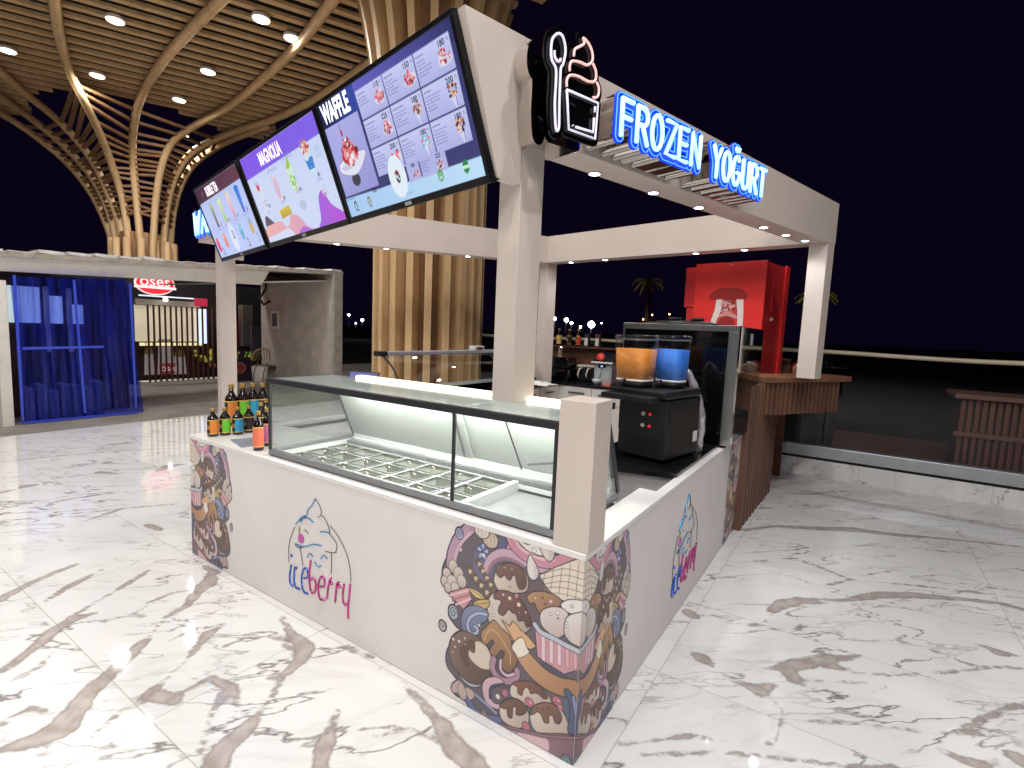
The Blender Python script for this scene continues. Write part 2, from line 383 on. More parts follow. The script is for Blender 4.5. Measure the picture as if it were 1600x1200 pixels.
jj, ii = np.meshgrid(np.arange(ny-1), np.arange(nx-1), indexing='ij'); a = (jj*nx+ii).ravel(); qd = np.stack([a, a+1, a+1+nx, a+nx], 1)
co = np.stack([X.ravel(), Y.ravel(), np.zeros(X.size)], 1)
me.vertices.add(len(co)); me.vertices.foreach_set('co', co.ravel()); me.loops.add(qd.size); me.loops.foreach_set('vertex_index', qd.ravel().astype(np.int32))
me.polygons.add(len(qd)); me.polygons.foreach_set('loop_start', np.arange(0, qd.size, 4, dtype=np.int32)); me.update(calc_edges=True)
me.attributes.new('vein', 'FLOAT', 'POINT').data.foreach_set('value', D.ravel())
floor = bpy.data.objects.new('marble_floor', me); COL.objects.link(floor)
tag(floor, 'polished white marble tile floor with taupe veins', 'floor', kind='structure')
def marble(name, tile=(1.2, .6), use_attr=True, offs=(0, 0)):
    m = bpy.data.materials.new(name); m.use_nodes = True; nt = m.node_tree; N, L = nt.nodes, nt.links; p = N['Principled BSDF']
    def n(t, **k):
        o = N.new('ShaderNode'+t)
        for a, b in k.items(): setattr(o, a, b)
        return o
    def math_(op, a, b=None, c=None, cl=False):
        o = n('Math', operation=op); o.use_clamp = cl
        for i, v in enumerate((a, b, c)):
            if v is None: continue
            if hasattr(v, 'is_linked') or hasattr(v, 'links'): L.new(v, o.inputs[i])
            else: o.inputs[i].default_value = v
        return o.outputs[0]
    geo = n('NewGeometry'); sep = n('SeparateXYZ'); L.new(geo.outputs['Position'], sep.inputs[0])
    # tile index -> shift of the vein pattern, so veins break at the joints
    tx = math_('DIVIDE', math_('ADD', sep.outputs[0], offs[0]), tile[0]); ty = math_('DIVIDE', math_('ADD', sep.outputs[1], offs[1]), tile[1])
    cmb = n('CombineXYZ'); L.new(math_('FLOOR', tx), cmb.inputs[0]); L.new(math_('FLOOR', ty), cmb.inputs[1])
    wn = n('TexWhiteNoise', noise_dimensions='3D'); L.new(cmb.outputs[0], wn.inputs['Vector'])
    sc = n('VectorMath', operation='SCALE'); L.new(wn.outputs['Color'], sc.inputs[0]); sc.inputs['Scale'].default_value = 2.2
    ad = n('VectorMath', operation='ADD'); L.new(geo.outputs['Position'], ad.inputs[0]); L.new(sc.outputs[0], ad.inputs[1])
    m0 = n('Mapping'); m0.inputs['Rotation'].default_value = (0, 0, math.radians(-42)); L.new(ad.outputs[0], m0.inputs[0]); mp = n('Mapping'); mp.inputs['Scale'].default_value = (.8, 2.8, 1.5); L.new(m0.outputs[0], mp.inputs[0])
    def ridge(scale, width, det, dist, seed, src=None):
        no = n('TexNoise'); no.inputs['Scale'].default_value = scale; no.inputs['Detail'].default_value = det; no.inputs['Distortion'].default_value = dist; no.inputs['Roughness'].default_value = .55
        ofs = n('VectorMath', operation='ADD'); L.new(mp.outputs[0], ofs.inputs[0]); ofs.inputs[1].default_value = (seed, seed*2.3, 0); L.new(ofs.outputs[0], no.inputs['Vector'])
        d = math_('ABSOLUTE', math_('SUBTRACT', no.outputs[0], .5))
        return math_('SUBTRACT', 1.0, math_('DIVIDE', d, width), cl=True), no.outputs[0]
    r1, n1 = ridge(.75, .009, 6, .25, 3.1); r2, n2 = ridge(1.5, .011, 7, .3, 11.7); r3, n3 = ridge(.8, .035, 8, .5, 7.7)
    msk = n('TexNoise'); msk.inputs['Scale'].default_value = 1.1; L.new(geo.outputs['Position'], msk.inputs['Vector'])
    mk = n('MapRange'); mk.inputs[1].default_value = .46; mk.inputs[2].default_value = .62; L.new(msk.outputs[0], mk.inputs[0])
    mk2 = n('MapRange'); mk2.inputs[1].default_value = .56; mk2.inputs[2].default_value = .42; L.new(msk.outputs[0], mk2.inputs[0])
    thin = math_('MULTIPLY', math_('MAXIMUM', math_('MULTIPLY', r1, mk2.outputs[0]), math_('MULTIPLY', r2, mk.outputs[0])), .9)
    soft = math_('MULTIPLY', math_('POWER', r3, 1.5), .10)
    fac = math_('ADD', thin, soft, cl=True)
    base = n('MixRGB'); base.inputs[1].default_value = lin('e3e3e2')+(1,); base.inputs[2].default_value = lin('6f6664')+(1,); L.new(fac, base.inputs[0])
    out = base.outputs[0]
    if use_attr:
        at = n('Attribute', attribute_name='vein'); e1 = n('TexNoise'); e1.inputs['Scale'].default_value = 8; e1.inputs['Detail'].default_value = 8; e1.inputs['Roughness'].default_value = .7; L.new(geo.outputs['Position'], e1.inputs['Vector'])
        dd = math_('ADD', at.outputs['Fac'], math_('MULTIPLY', math_('SUBTRACT', e1.outputs[0], .5), .075))
        bnd = n('MapRange'); bnd.inputs[1].default_value = .006; bnd.inputs[2].default_value = -.004; L.new(dd, bnd.inputs[0])
        edge = n('MapRange'); edge.inputs[1].default_value = .012; edge.inputs[2].default_value = 0; L.new(math_('ABSOLUTE', dd), edge.inputs[0])
        e2 = n('TexNoise'); e2.inputs['Scale'].default_value = 14; e2.inputs['Detail'].default_value = 6; L.new(geo.outputs['Position'], e2.inputs['Vector'])
        tb = n('ValToRGB'); tb.color_ramp.elements[0].position = .35; tb.color_ramp.elements[0].color = lin('a59b95')+(1,); tb.color_ramp.elements[1].position = .65; tb.color_ramp.elements[1].color = lin('beb6b1')+(1,); L.new(e2.outputs[0], tb.inputs[0])
        m1 = n('MixRGB'); L.new(bnd.outputs[0], m1.inputs[0]); L.new(out, m1.inputs[1]); L.new(tb.outputs[0], m1.inputs[2])
        m2 = n('MixRGB'); L.new(math_('MULTIPLY', edge.outputs[0], .45), m2.inputs[0]); L.new(m1.outputs[0], m2.inputs[1]); m2.inputs[2].default_value = lin('6d635f')+(1,); out = m2.outputs[0]
    # joints
    def joint(t, size):
        f = math_('FRACT', t); g = math_('MULTIPLY', math_('MINIMUM', f, math_('SUBTRACT', 1.0, f)), size); return math_('LESS_THAN', g, .0022)
    jt = math_('MAXIMUM', joint(tx, tile[0]), joint(ty, tile[1]))
    m3 = n('MixRGB'); L.new(math_('MULTIPLY', jt, .55), m3.inputs[0]); L.new(out, m3.inputs[1]); m3.inputs[2].default_value = lin('8f8a86')+(1,)
    L.new(m3.outputs[0], p.inputs['Base Color']); p.inputs['Specular IOR Level'].default_value = .42
    rn = n('TexNoise'); rn.inputs['Scale'].default_value = 2.5; rn.inputs['Detail'].default_value = 5; L.new(geo.outputs['Position'], rn.inputs['Vector'])
    rr = n('MapRange'); rr.inputs[3].default_value = .025; rr.inputs[4].default_value = .065; L.new(rn.outputs[0], rr.inputs[0]); L.new(rr.outputs[0], p.inputs['Roughness'])
    return m
me.materials.append(marble('marble_tiles', (1.6, .8), True, (-.09+3.2, .84+3.2)))

# concrete strip before the unfinished stand, dark ground and sea beyond the glass
tag(MB().box(-16, -8.35, -4, 14, -.1, .004).build('concrete_floor', mat('concrete_screed', '8b857d', .8, var=.2, scale=2, bump=.2)), 'rough grey concrete floor strip before the unfinished stand', 'floor', kind='structure')
tag(MB().add([(-300, 6.0, -.25), (300, 6.0, -.25), (300, 500, -.25), (-300, 500, -.25)], [(0, 1, 2, 3)]).build('garden_ground', mat('dark_lawn', '1e2818', .9, var=.5, scale=3)), 'dark lawn beyond the glass balustrade', 'ground', kind='structure')
tag(MB().box(.5, 14, 6.3, 11.5, -.3, -.22).build('reflection_deck', wood('reflection_deck_wood', '9a7464', '7d5a4c', (1, 8, 1), .6, 3)), 'brown timber deck added beyond the glass, standing in for the reflected floor', 'deck', kind='structure')  # added deck, stands in for the brown floor mirrored in the balustrade

# ---------------------------------------------------------------- glass balustrade on a marble kerb
bal = thing('glass_balustrade', 'long glass balustrade with pale timber handrail on a marble kerb at the terrace edge', 'balustrade', (0, 5.7, 0))
MK = marble('marble_kerb', (1.2, 3), False, (.3, 0))
MB().box(-7.5, 14, 0, .16, -.3, .2).build('marble_kerb', MK, bal)
MB().box(-7.5, 14, -.02, .14, .235, .375).build('base_profile', M_alu, bal, bevel=.006)
MB().box(-7.5, 14, .01, .12, .2, .235).build('shadow_gap', M_black, bal)
g_bal = glass_mat('balustrade_glass', (.80, .78, .80), .03)
for i in range(11):
    x = -7.5+i*2.0-.0
    MB().box(x, x+1.985, .05, .062, .3755, 1.5).build('glass_pane', g_bal, bal)
rp = [(x, .055+.01*math.sin(x*1.3), 1.535+.012*math.sin(x*2.1+1)) for x in np.arange(-7.5, 14.1, .25)]
MB().tube(rp, .026, 8).build('handrail', mat('pale_handrail', 'b8ad95', .4, var=.1, scale=4), bal)

# slatted box added beyond the glass in place of a counter reflected in it
pl = thing('reflection_slat_box', 'reddish brown slatted box added beyond the glass, standing in for a reflected counter', 'reflection stand-in', (3.0, 7.6, -.02))
f = MB()
for i in range(42): f.box(-1.0+i*.075, -1.0+i*.075+.045, -.02, .02, .02, 1.0)
f.build('slat_front', wood('reddish_slats', '9c7060', '7d584a', (1, 1, .1), .5, 6), pl); MB().box(-1.0, 2.2, .02, .8, -.2, 1.0).build('body', mat('reflection_box_body', '3b2722', .7), pl)
MB().box(-1.08, 2.28, -.08, .86, 1.0, 1.06).build('top', mat('reflection_box_top', 'a07c6c', .5), pl); MB().box(-1.05, 2.2, -.05, -.021, .48, .54).build('rail', mat('reflection_box_top', 'a07c6c', .5), pl)

# ---------------------------------------------------------------- timber canopy with two tree-like columns
ZC = 6.8
def at_d(px, py, d): return Vector(CAM+ray(px, py)*d)
SC1 = .875
TC = at_d(225, 395, 16.9*SC1)
can = thing('slatted_canopy', 'high timber slat canopy ceiling with curved ribs over the terrace', 'canopy', (0, 0, 0))
edge = [(-32, -16), (3, -16), (3, 1), (-1.5, 2.5), (-3.84, 5.7), (-5.0, 5.4), (-8.3, 5.75), (-10, 6.1), (-12.5, 6.5), (-13.6, 7.3)] + [(TC.x+2.3*math.cos(math.radians(a)), TC.y+2.3*math.sin(math.radians(a))) for a in range(44, -130, -12)] + [(-32, -1)]
dv = Vector((.43, .90)).normalized(); nv = Vector((dv.y, -dv.x)); sl = MB()
c = -34.0
while c < 8:
    hits = []
    for (ax, ay), (bx, by) in zip(edge, edge[1:]+edge[:1]):
        da = ax*nv.x+ay*nv.y-c; db = bx*nv.x+by*nv.y-c
        if (da > 0) != (db > 0):
            t = da/(da-db); hits.append((ax+(bx-ax)*t)*dv.x+(ay+(by-ay)*t)*dv.y)
    hits.sort()
    for s0, s1 in zip(hits[::2], hits[1::2]):
        k = max(1, int((s1-s0)/6)); 
        a = nv*c+dv*s0; b = nv*c+dv*s1
        sl.bar((a.x, a.y, ZC), (b.x, b.y, ZC), .13, .06)
    c += .36
sl.build('slats', M_timber, can)
MB().prism(edge, ZC+.35, ZC+.45).build('ceiling_board', mat('dark_ceiling', '1a120c', .8, var=.1), can)
def at_d(px, py, d): return Vector(CAM+ray(px, py)*d)
def ribpts(L):
    o = []
    for p in L:
        v = at_z(p[0], p[1], ZC-.13) if p[2] is None else at_d(p[0], p[1], p[2]*SC1)
        if v.z > ZC-.13: v = at_z(p[0], p[1], ZC-.14)
        o.append(v)
    return o
C = None
ribs = [
 [(86,-40,C),(85,0,C),(93,55,C),(108,110,C),(130,155,13.0),(152,200,14.2),(174,255,15.4),(192,315,16.1),(203,395,16.3)],
 [(375,-30,C),(345,0,C),(300,45,C),(255,95,C),(224,145,C),(210,190,14.7),(207,240,15.7),(213,310,16.1),(221,395,16.2)],
 [(555,-40,C),(520,0,C),(470,65,C),(420,115,C),(360,165,C),(305,196,15.3),(270,222,15.8),(252,262,16.0),(243,320,16.2),(239,395,16.3)],
 [(620,70,C),(590,90,C),(500,150,C),(430,185,C),(360,208,16.0),(305,235,16.6),(277,270,16.7),(262,320,16.8),(255,395,16.8)],
 [(420,196,16.4),(350,224,17.2),(305,255,17.3),(282,292,17.3),(270,340,17.4),(266,395,17.4)],
 [(-40,80,C),(0,112,C),(45,150,C),(95,192,15.4),(140,245,16.0),(168,300,16.4),(186,350,16.5),(193,395,16.5)],
 [(-40,120,C),(0,150,C),(50,186,15.7),(100,228,16.3),(143,277,16.7),(170,332,16.9),(183,395,17.0)],
 [(-40,150,C),(0,176,15.2),(45,205,16.0),(100,250,16.7),(138,295,17.0),(164,345,17.2),(180,395,17.3)],
]
tree1 = thing('timber_column', 'ribbed timber column flaring like a tree, far left behind the unfinished stand', 'column', (TC.x, TC.y, 0), group='tree shaped timber columns')
inv = Vector(tree1.location)
RP = []
for L in ribs:
    P = smooth([tuple(p) for p in ribpts(L)], 8); lp = P[-1]; P = P+[(lp[0], lp[1], lp[2]*.5), (lp[0], lp[1], 0)]
    P = [Vector(p)-inv for p in P]; RP.append(P)
    MB().tube(P, .09, 8).build('rib', M_timber, tree1)
order = [7, 6, 5, 0, 1, 2, 3, 4]
br = MB()
for a, b in zip(order[:-1], order[1:]):
    A, B = RP[a][:-2], RP[b][:-2]
    za = lambda P, z: min(P, key=lambda p: abs(p.z-z))
    for z in np.arange(4.3, 6.62, .13):
        p, r = za(A, z), za(B, z)
        if abs(p.z-z) < .2 and abs(r.z-z) < .2 and (p-r).length < 5: br.bar(p, r, .09, .06)
br.build('cross_slats', M_timber2, tree1)
MB().lathe([(.62, 0), (.62, 3.4), (.55, 3.9)], seg=18).build('core', M_timber2, tree1)
for k in range(14):      # fins round the back of the trunk
    a = 2*math.pi*k/14; MB().tube([(.74*math.cos(a), .74*math.sin(a), 0), (.74*math.cos(a), .74*math.sin(a), 3.7)], .09, 6).build('fin', M_timber, tree1)
c2 = at_d(669, 500, 8.9)
tree2 = thing('timber_column', 'broad ribbed timber column rising right behind the kiosk menu screens', 'column', (c2.x, c2.y, 0), group='tree shaped timber columns')
MB().lathe([(.66, 0), (.66, 5.6), (.8, 6.2), (1.1, 6.8)], seg=24).build('core', M_timber2, tree2)
for k in range(20):
    a = 2*math.pi*(k+.35)/20; d = Vector((math.cos(a), math.sin(a), 0)); n_ = Vector((-d.y, d.x, 0)); m_ = MB(); prev = None
    zs = [0, 2, 4, 4.8, 5.3, 5.8, 6.2, 6.5, 6.8]
    rr = [.93+max(0, (z-4.6))**2*.07 for z in zs]
    vs = []; fs = []
    for z, r in zip(zs, rr):
        for (ro, w) in ((r, -.055), (r, .055), (.5 if z < 6 else r-.5, .055), (.5 if z < 6 else r-.5, -.055)):
            q = d*ro+n_*w; vs.append((q.x, q.y, z))
    for i in range(len(zs)-1):
        for e in range(4): fs.append((i*4+e, i*4+(e+1) % 4, i*4+4+(e+1) % 4, i*4+4+e))
    fs += [(3, 2, 1, 0), (len(zs)*4-4, len(zs)*4-3, len(zs)*4-2, len(zs)*4-1)]
    m_.add(vs, fs); m_.build('fin', M_timber, tree2)
# lights set in the canopy
lens = emat('warm_lamp_lens', 'fff3e0', 9)
def downlight(p, power, label, size=.25):
    t = thing('ceiling_spotlight', label, 'ceiling light', p, group='round spotlights in the canopy')
    MB().lathe([(.13, .02), (.145, 0), (.145, .06), (.12, .08)], seg=20).build('housing', M_white, t)
    MB().lathe([(.0001, 0), (.125, 0)], seg=20).build('lens', lens, t, loc=(0, 0, -.004))
    l = bpy.data.lights.new('ceiling_spotlight_lamp', 'AREA'); l.shape = 'DISK'; l.size = size; l.energy = power; l.color = (1, .975, .95)
    o = bpy.data.objects.new('lamp', l); COL.objects.link(o); o.parent = t; o.location = (0, 0, -.06)
wh = ['uppermost left', 'at left above the flaring column', 'near the top centre left', 'centre of the lit row', 'fourth down the row towards the column', 'lowest, just above the far column', 'at the very left edge']
for p, w_ in zip([(180, 33), (152, 119), (408, 31), (325, 113), (280, 157), (286, 213), (12, 80)], wh):
    q = at_z(p[0], p[1], ZC-.13); downlight(tuple(q), 70, 'round white spotlight between canopy slats, '+w_)
for p in [(-4.5, -3.5), (-1, -3.5), (2.0, -3), (-6.5, -.5), (-3, -.8), (.6, -.8), (-7.5, 1.5), (-8.2, 4.2), (2.4, -5.5), (-2.5, -6), (2.6, .3), (-1.9, 1.6), (2.4, -9), (-2, -9.5), (0, -12.5), (-6, -8)]:  # unseen spotlights added overhead and behind the camera to brighten floor and fronts
    downlight((p[0], p[1], ZC-.13), 110 if p[0] > 0 else 62, 'round white spotlight added in the canopy overhead, out of view, to brighten the terrace')
# ================================================================== KIOSK COUNTER
H = .85
M_panel = mat('matt_panel_print', 'e6dfdd', .55, var=.035, scale=2.5)
M_top = mat('white_worktop', 'e6e4e2', .3, var=.02)
kio = thing('kiosk_counter', 'pale kiosk counter printed with ice cream doodles and a berry logo', 'counter', (0, 0, 0))
MB().box(-3, 0, 0, .03, .004, H-.024).build('front_panel', M_panel, kio)
MB().box(-.03, 0, .0305, 3.05, .004, H-.024).build('side_panel', M_panel, kio)
MB().box(-3, -2.97, .0305, 3.1, .004, H-.024).build('end_panel', M_panel, kio)
t = MB(); t.box(-3.004, .004, -.004, .05, H-.024, H); t.box(-3.004, -2.13, .05, .62, H-.024, H); t.box(-.14, .004, .05, .95, H-.024, H); t.box(-.05, .004, .95, 3.05, H-.024, H); t.box(-3.004, -2.9, .62, 3.1, H-.024, H)
t.build('counter_top', M_top, kio, bevel=.002)
sk = MB(); sk.box(-2.995, -.005, .006, .02, 0, .004); sk.build('plinth_joint', M_black, kio)
MB().box(-2.9, -.16, .7, .72, 0, H-.03).build('inner_panel', M_white, kio)

# ---------------- doodle print, drawn once and used on the corner, its mirrored side and the far end
def A5(x, y): p = at_y(680+x/6, 810+y/6, 0); return (p.x, p.z)
def B5(x, y): p = at_y(680+x/5.4536, 980+y/5.4536, 0); return (p.x, p.z)
def C5(x, y): p = at_y(660+x/2.7278, 760+y/2.7278, 0); return (p.x, p.z)
PR = Print(-.80, 0, .004, .828, .0027)
MM = .0042
def S(F, pts, n=6, closed=True): return smooth([F(*p) for p in pts], n, closed)
def shp(F, pts, col, line=MM, **k): PR.poly(S(F, pts), col, line, **k)
def stk(F, pts, wd, col, out=MM*.8, **k): PR.line(S(F, pts, closed=False), wd, col, out, **k)
def ln(F, pts, wd=.0028, col='2b2230', **k): PR.line(S(F, pts, 5, False), wd, col, 0, **k)
def dot(F, x, y, r, col, line=.0018, ry=None): u, v = F(x, y); PR.ell(u, v, r, ry or r, col, line, n=16)
def spiral(F, x, y, r, col, turns=2.2, rim='3a3350', bg=None):
    u, v = F(x, y); PR.ell(u, v, r*.85, r, bg or col, MM, n=24)
    PR.line([(u+r*.8*.85*(1-t/30)*math.cos(t*turns*2*math.pi/30), v+r*.8*(1-t/30)*math.sin(t*turns*2*math.pi/30)) for t in range(28)], .0035, rim)
# dark ground of the doodle
shp(C5, [(200,168),(150,240),(108,300),(85,360),(95,430),(140,490),(112,540),(140,590),(175,630),(110,690),(105,760),(150,830),(135,880),(190,915),(245,985),(300,1015),(450,1100),(560,1150),(660,1250),(800,1200),(820,300),(700,270),(450,200),(330,150)], '655a66', .003)
for x, y, r, c in [(330,760,.10,'564a5c'),(560,800,.08,'504c60'),(470,480,.09,'6a5658'),(420,960,.10,'5a6480'),(620,1000,.1,'565e78'),(260,330,.07,'6c6688'),(560,420,.06,'86695a')]:
    u, v = C5(x, y); PR.ell(u, v, r*.8, r, c, 0)
# pink arcs at the top
stk(A5, [(150,430),(165,330),(220,200),(330,90)], .052, 'b98aa8'); stk(A5, [(185,430),(200,330),(255,220),(340,130)], .014, 'd3a5bd', 0)
dot(A5, 238, 290, .011, 'd8a9c4')
shp(A5, [(660,170),(720,250),(740,300),(620,290),(600,240)], 'c98bb2')
shp(A5, [(560,190),(640,160),(680,230),(640,290),(540,280)], '5a5a86')
for cx, cy, c in [(520,200,'cdb79f'),(440,110,'dccfc2')]:
    u, v = A5(cx, cy); PR.ell(u, v, .040, .036, c, MM)
    for k in range(-3, 4): ln(A5, [(cx+k*28, cy-60+abs(k)*8), (cx+k*36, cy), (cx+k*30, cy+62-abs(k)*8)], .002, '6a5648')
spiral(A5, 230, 140, .026, '9ea3cc', bg='a9add4')
u, v = A5(448, 312)
for k in range(10):
    a0, a1 = 2*math.pi*k/10, 2*math.pi*(k+1)/10
    PR.poly([(u, v)]+[(u+.029*math.cos(a), v+.034*math.sin(a)) for a in (a0, (a0+a1)/2, a1)], '4a5fb5' if k % 2 else 'b9bedb', .0022)
dot(A5, 455, 345, .009, 'e4e0e4')
stk(A5, [(480,480),(530,380),(620,330),(720,345),(820,390),(930,440),(1040,470),(1180,455),(1300,420)], .040, 'c99bb4'); stk(A5, [(500,500),(545,415),(630,375),(720,390),(820,440)], .016, '9c6c86', 0)
stk(A5, [(700,150),(740,250),(830,340),(960,400),(1100,415),(1230,370),(1290,330)], .042, 'd07f98'); stk(A5, [(740,160),(790,260),(880,330),(990,375),(1110,390)], .012, 'e8b0bf', 0)
shp(A5, [(750,165),(800,240),(880,310),(990,350),(1100,350),(1130,290),(1000,200),(850,160)], 'e6dbd6')
u, v = A5(860, 195); PR.ell(u, v, .026, .02, 'c26f7f', MM)
dot(A5, 930, 298, .010, 'e9e1dc'); 
shp(A5, [(980,240),(1005,330),(1060,400),(1110,380),(1120,300),(1080,250)], 'ddd0c8')
for k in range(5): ln(A5, [(1065, 290+k*22), (1110, 285+k*22)], .0018, '5d4b4b')
shp(A5, [(890,335),(930,400),(970,490),(960,560),(910,575),(870,520),(862,420)], 'ddd4cf')
for k in range(6): ln(A5, [(930, 450+k*20), (962, 455+k*20)], .0016, '5d4b4b')
# waffle
PR.poly([A5(*p) for p in [(1370,365),(1130,455),(975,530),(1040,640),(1150,765),(1420,800),(1425,430)]], 'e2d0bd', MM)
for k in range(6): ln(A5, [(1030+k*80, 505-k*26), (1010+k*76, 620+k*40)], .0022, '3a2c2c')
for k in range(7): ln(A5, [(1000+k*8, 520+k*48-(k>2)*20), (1210, 470+k*60), (1420, 520+k*62)], .0022, '3a2c2c')
# wafer rolls
for a, b in [((305,465),(540,760)), ((400,400),(560,690))]:
    n = 9
    for k in range(n):
        p = [a[i]+(b[i]-a[i])*k/n for i in (0, 1)]; q = [a[i]+(b[i]-a[i])*(k+1)/n for i in (0, 1)]
        PR.line([A5(*p), A5(*q)], .021, 'd7b98a' if k % 2 else '7c5f49', .0022)
# popcorn cup
for x, y, r in [(170,450,.026),(110,520,.024),(220,520,.028),(90,590,.022),(160,600,.030),(250,590,.026),(190,660,.026),(120,650,.02)]:
    u, v = A5(x, y); PR.ell(u, v, r, r*1.15, 'd9ccbf', .0026, shade=(.3, -1, 'b7a597'))
PR.poly([A5(*p) for p in [(125,695),(310,640),(345,760),(268,855),(215,800)]], 'd08a92', MM)
for k in range(3): PR.line([A5(140+k*28, 722+k*42), A5(318+k*8, 672+k*40)], .008, 'e9bcc0' if k % 2 == 0 else 'b86873')
# scoops in the middle
def scoop(F, pts, drip, cream='e2d3c4', choc='8a6050', shade='b79a88', line=MM):
    shp(F, pts, cream, line, shade=(.8, -.5, shade)); shp(F, drip, choc, MM*.8, shade=(.7, -.6, '5f4038'))
scoop(A5, [(560,520),(600,440),(700,415),(800,450),(870,560),(860,680),(760,700),(620,690),(555,600)], [(575,500),(620,440),(700,415),(790,445),(850,540),(850,640),(800,665),(770,620),(750,540),(725,540),(705,580),(670,560),(650,530),(620,555),(590,540)])
for x, y in [(650,460),(720,470),(700,640)]: dot(A5, x, y, .005, 'c9a08c', .0014)
shp(A5, [(500,760),(560,690),(680,680),(800,760),(880,900),(900,1020),(820,1090),(700,1150),(580,1080),(500,950),(490,850)], 'e4d6c8', shade=(.9, -.4, 'a98c7c'))
shp(A5, [(550,720),(600,675),(700,690),(800,760),(880,900),(900,990),(860,1020),(830,960),(780,960),(760,900),(720,880),(690,850),(660,890),(630,910),(595,880),(600,830),(620,790),(600,760),(560,755)], '8c5a4c', shade=(.7, -.6, '5b3a34'))
for x, y, r, c in [(640,715,.006,'f0d0c0'),(700,748,.009,'f2d9a0'),(765,725,.010,'c9788c'),(785,808,.010,'f0c9a0'),(850,880,.007,'d68a98'),(790,885,.004,'e0b090'),(755,840,.004,'5a3030')]: dot(A5, x, y, r, c)
for k in range(9): ln(A5, [(512, 800+k*28), (548+k*3, 812+k*28)], .0016, '6a5146')
# yellow leaves
shp(A5, [(315,645),(400,680),(470,740),(480,755),(400,750),(350,710)], 'dcbc66'); ln(A5, [(330,655),(400,710),(475,752)])
shp(A5, [(355,800),(400,765),(480,757),(515,780),(490,840),(420,855)], 'd3aa58'); ln(A5, [(360,800),(440,800),(510,785)])
# blue waves
spiral(A5, 172, 880, .034, '8f9db0', 1.8, bg='99a7b6')
shp(A5, [(250,900),(300,830),(400,820),(500,880),(480,960),(420,1000),(400,1080),(360,1130),(300,1110),(250,1030)], '7f8db4', shade=(.4, -1, '4f5c8a'))
stk(A5, [(480,900),(400,890),(330,930),(305,1000),(330,1070),(380,1080),(400,1040),(370,1010)], .012, 'a9b4d6', .0025); dot(A5, 412, 1000, .007, 'e2d8e0')
spiral(A5, 70, 1003, .024, 'c9bcb8', 2.4, bg='d5cac6')
# orange scoop and eggs in the striped tub
shp(A5, [(860,740),(910,690),(1020,685),(1130,720),(1190,780),(1150,840),(1060,860),(1000,900),(960,860),(930,790),(900,800)], 'c49058', shade=(.7, -.5, '8e5f3c'))
for x, y, r, c in [(942,745,.007,'e0b8b0'),(1008,742,.005,'a06a50'),(1085,778,.009,'e3a6b4'),(1035,800,.004,'7b4a34')]: dot(A5, x, y, r, c)
shp(A5, [(1180,800),(1250,760),(1360,765),(1420,800),(1420,900),(1300,900),(1210,860)], 'e2dad6'); dot(A5, 1283, 822, .007, 'd7cdca')
shp(A5, [(985,900),(1020,850),(1110,825),(1210,850),(1260,930),(1240,1050),(1150,1120),(1040,1050),(990,980)], 'dcd5d4', shade=(.6, -.8, 'c4a79c'))
for x, y, r in [(1082,895,.006),(1150,885,.008)]: dot(A5, x, y, r, 'e8e2e0')
dot(A5, 1152, 935, .003, '2b2230'); 
shp(A5, [(1210,1010),(1240,920),(1330,885),(1430,900),(1440,1200),(1300,1180),(1220,1100)], 'e2dcd9', shade=(.6, -.8, 'c9b4ac'))
for k in range(7): ln(A5, [(1220, 960+k*30), (1250+k*4, 975+k*30)], .0016, '6a5a58')
tubp = [(850,10),(1000,70),(1230,190),(1225,360),(1100,400),(990,330),(870,250)]
PR.poly([B5(*p) for p in tubp], 'd08a9c', MM)
for k in range(5):
    x = 905+k*68; PR.poly([B5(x, 40+k*34), B5(x+34, 58+k*34), B5(x+34, 300+k*20), B5(x, 270+k*20)], 'e6c2cb' if k < 3 else 'dba0a0', .0016)
stk(B5, [(850,-25),(900,40),(1000,90),(1110,150),(1240,215)], .019, 'b9c0cf')
for x in range(880, 1200, 45): pass
# bowl with chocolate ball at the left
u, v = B5(300, 290); PR.ell(u, v, .094, .115, 'a8b6c4', MM); PR.ell(u+.008, v+.006, .084, .103, '8396a8', .002)
shp(B5, [(120,170),(150,80),(230,30),(330,60),(430,130),(480,260),(490,380),(400,480),(290,470),(190,380),(130,280)], '8a6a58', shade=(1, -.4, '5a443c'))
shp(B5, [(300,180),(360,120),(440,170),(480,270),(480,350),(400,350),(330,300),(290,240)], 'd9c6b2', 0)
shp(B5, [(215,180),(300,110),(340,140),(335,215),(305,205),(285,180),(270,235),(285,320),(260,330),(230,270),(215,240)], '6d4a3a', .002)
for x, y, r in [(155,100,.008),(205,118,.008),(252,92,.006),(170,165,.006),(152,212,.005),(258,145,.004)]: dot(B5, x, y, r, 'ead2c0')
# caramel drip
shp(B5, [(400,120),(390,50),(430,0),(500,-60),(560,0),(640,80),(660,180),(700,260),(690,330),(640,385),(590,370),(560,310),(590,220),(560,200),(520,250),(480,240),(465,190),(500,130),(480,110),(440,150)], 'c08a4c', shade=(.4, -1, '7d5638'))
ln(B5, [(420,110),(440,50),(490,20),(560,90),(600,160),(640,230),(640,320)], .003, 'e6bf83')
# horn / banana
PR.poly([A5(*p) for p in [(625,950),(700,1010),(725,960),(760,985),(800,1040),(880,1110),(950,1200),(900,1230),(800,1190),(740,1150),(690,1060)]], 'dfa468', MM)
shp(B5, [(655,170),(690,110),(745,88),(790,190),(860,280),(960,370),(1080,430),(1210,460),(1210,600),(1090,590),(950,530),(820,430),(720,300)], 'd9a067', shade=(.8, -.6, 'a86f3c'))
shp(B5, [(655,170),(690,110),(745,88),(780,170),(800,220),(720,260),(690,230)], 'e9dccb', .0025)
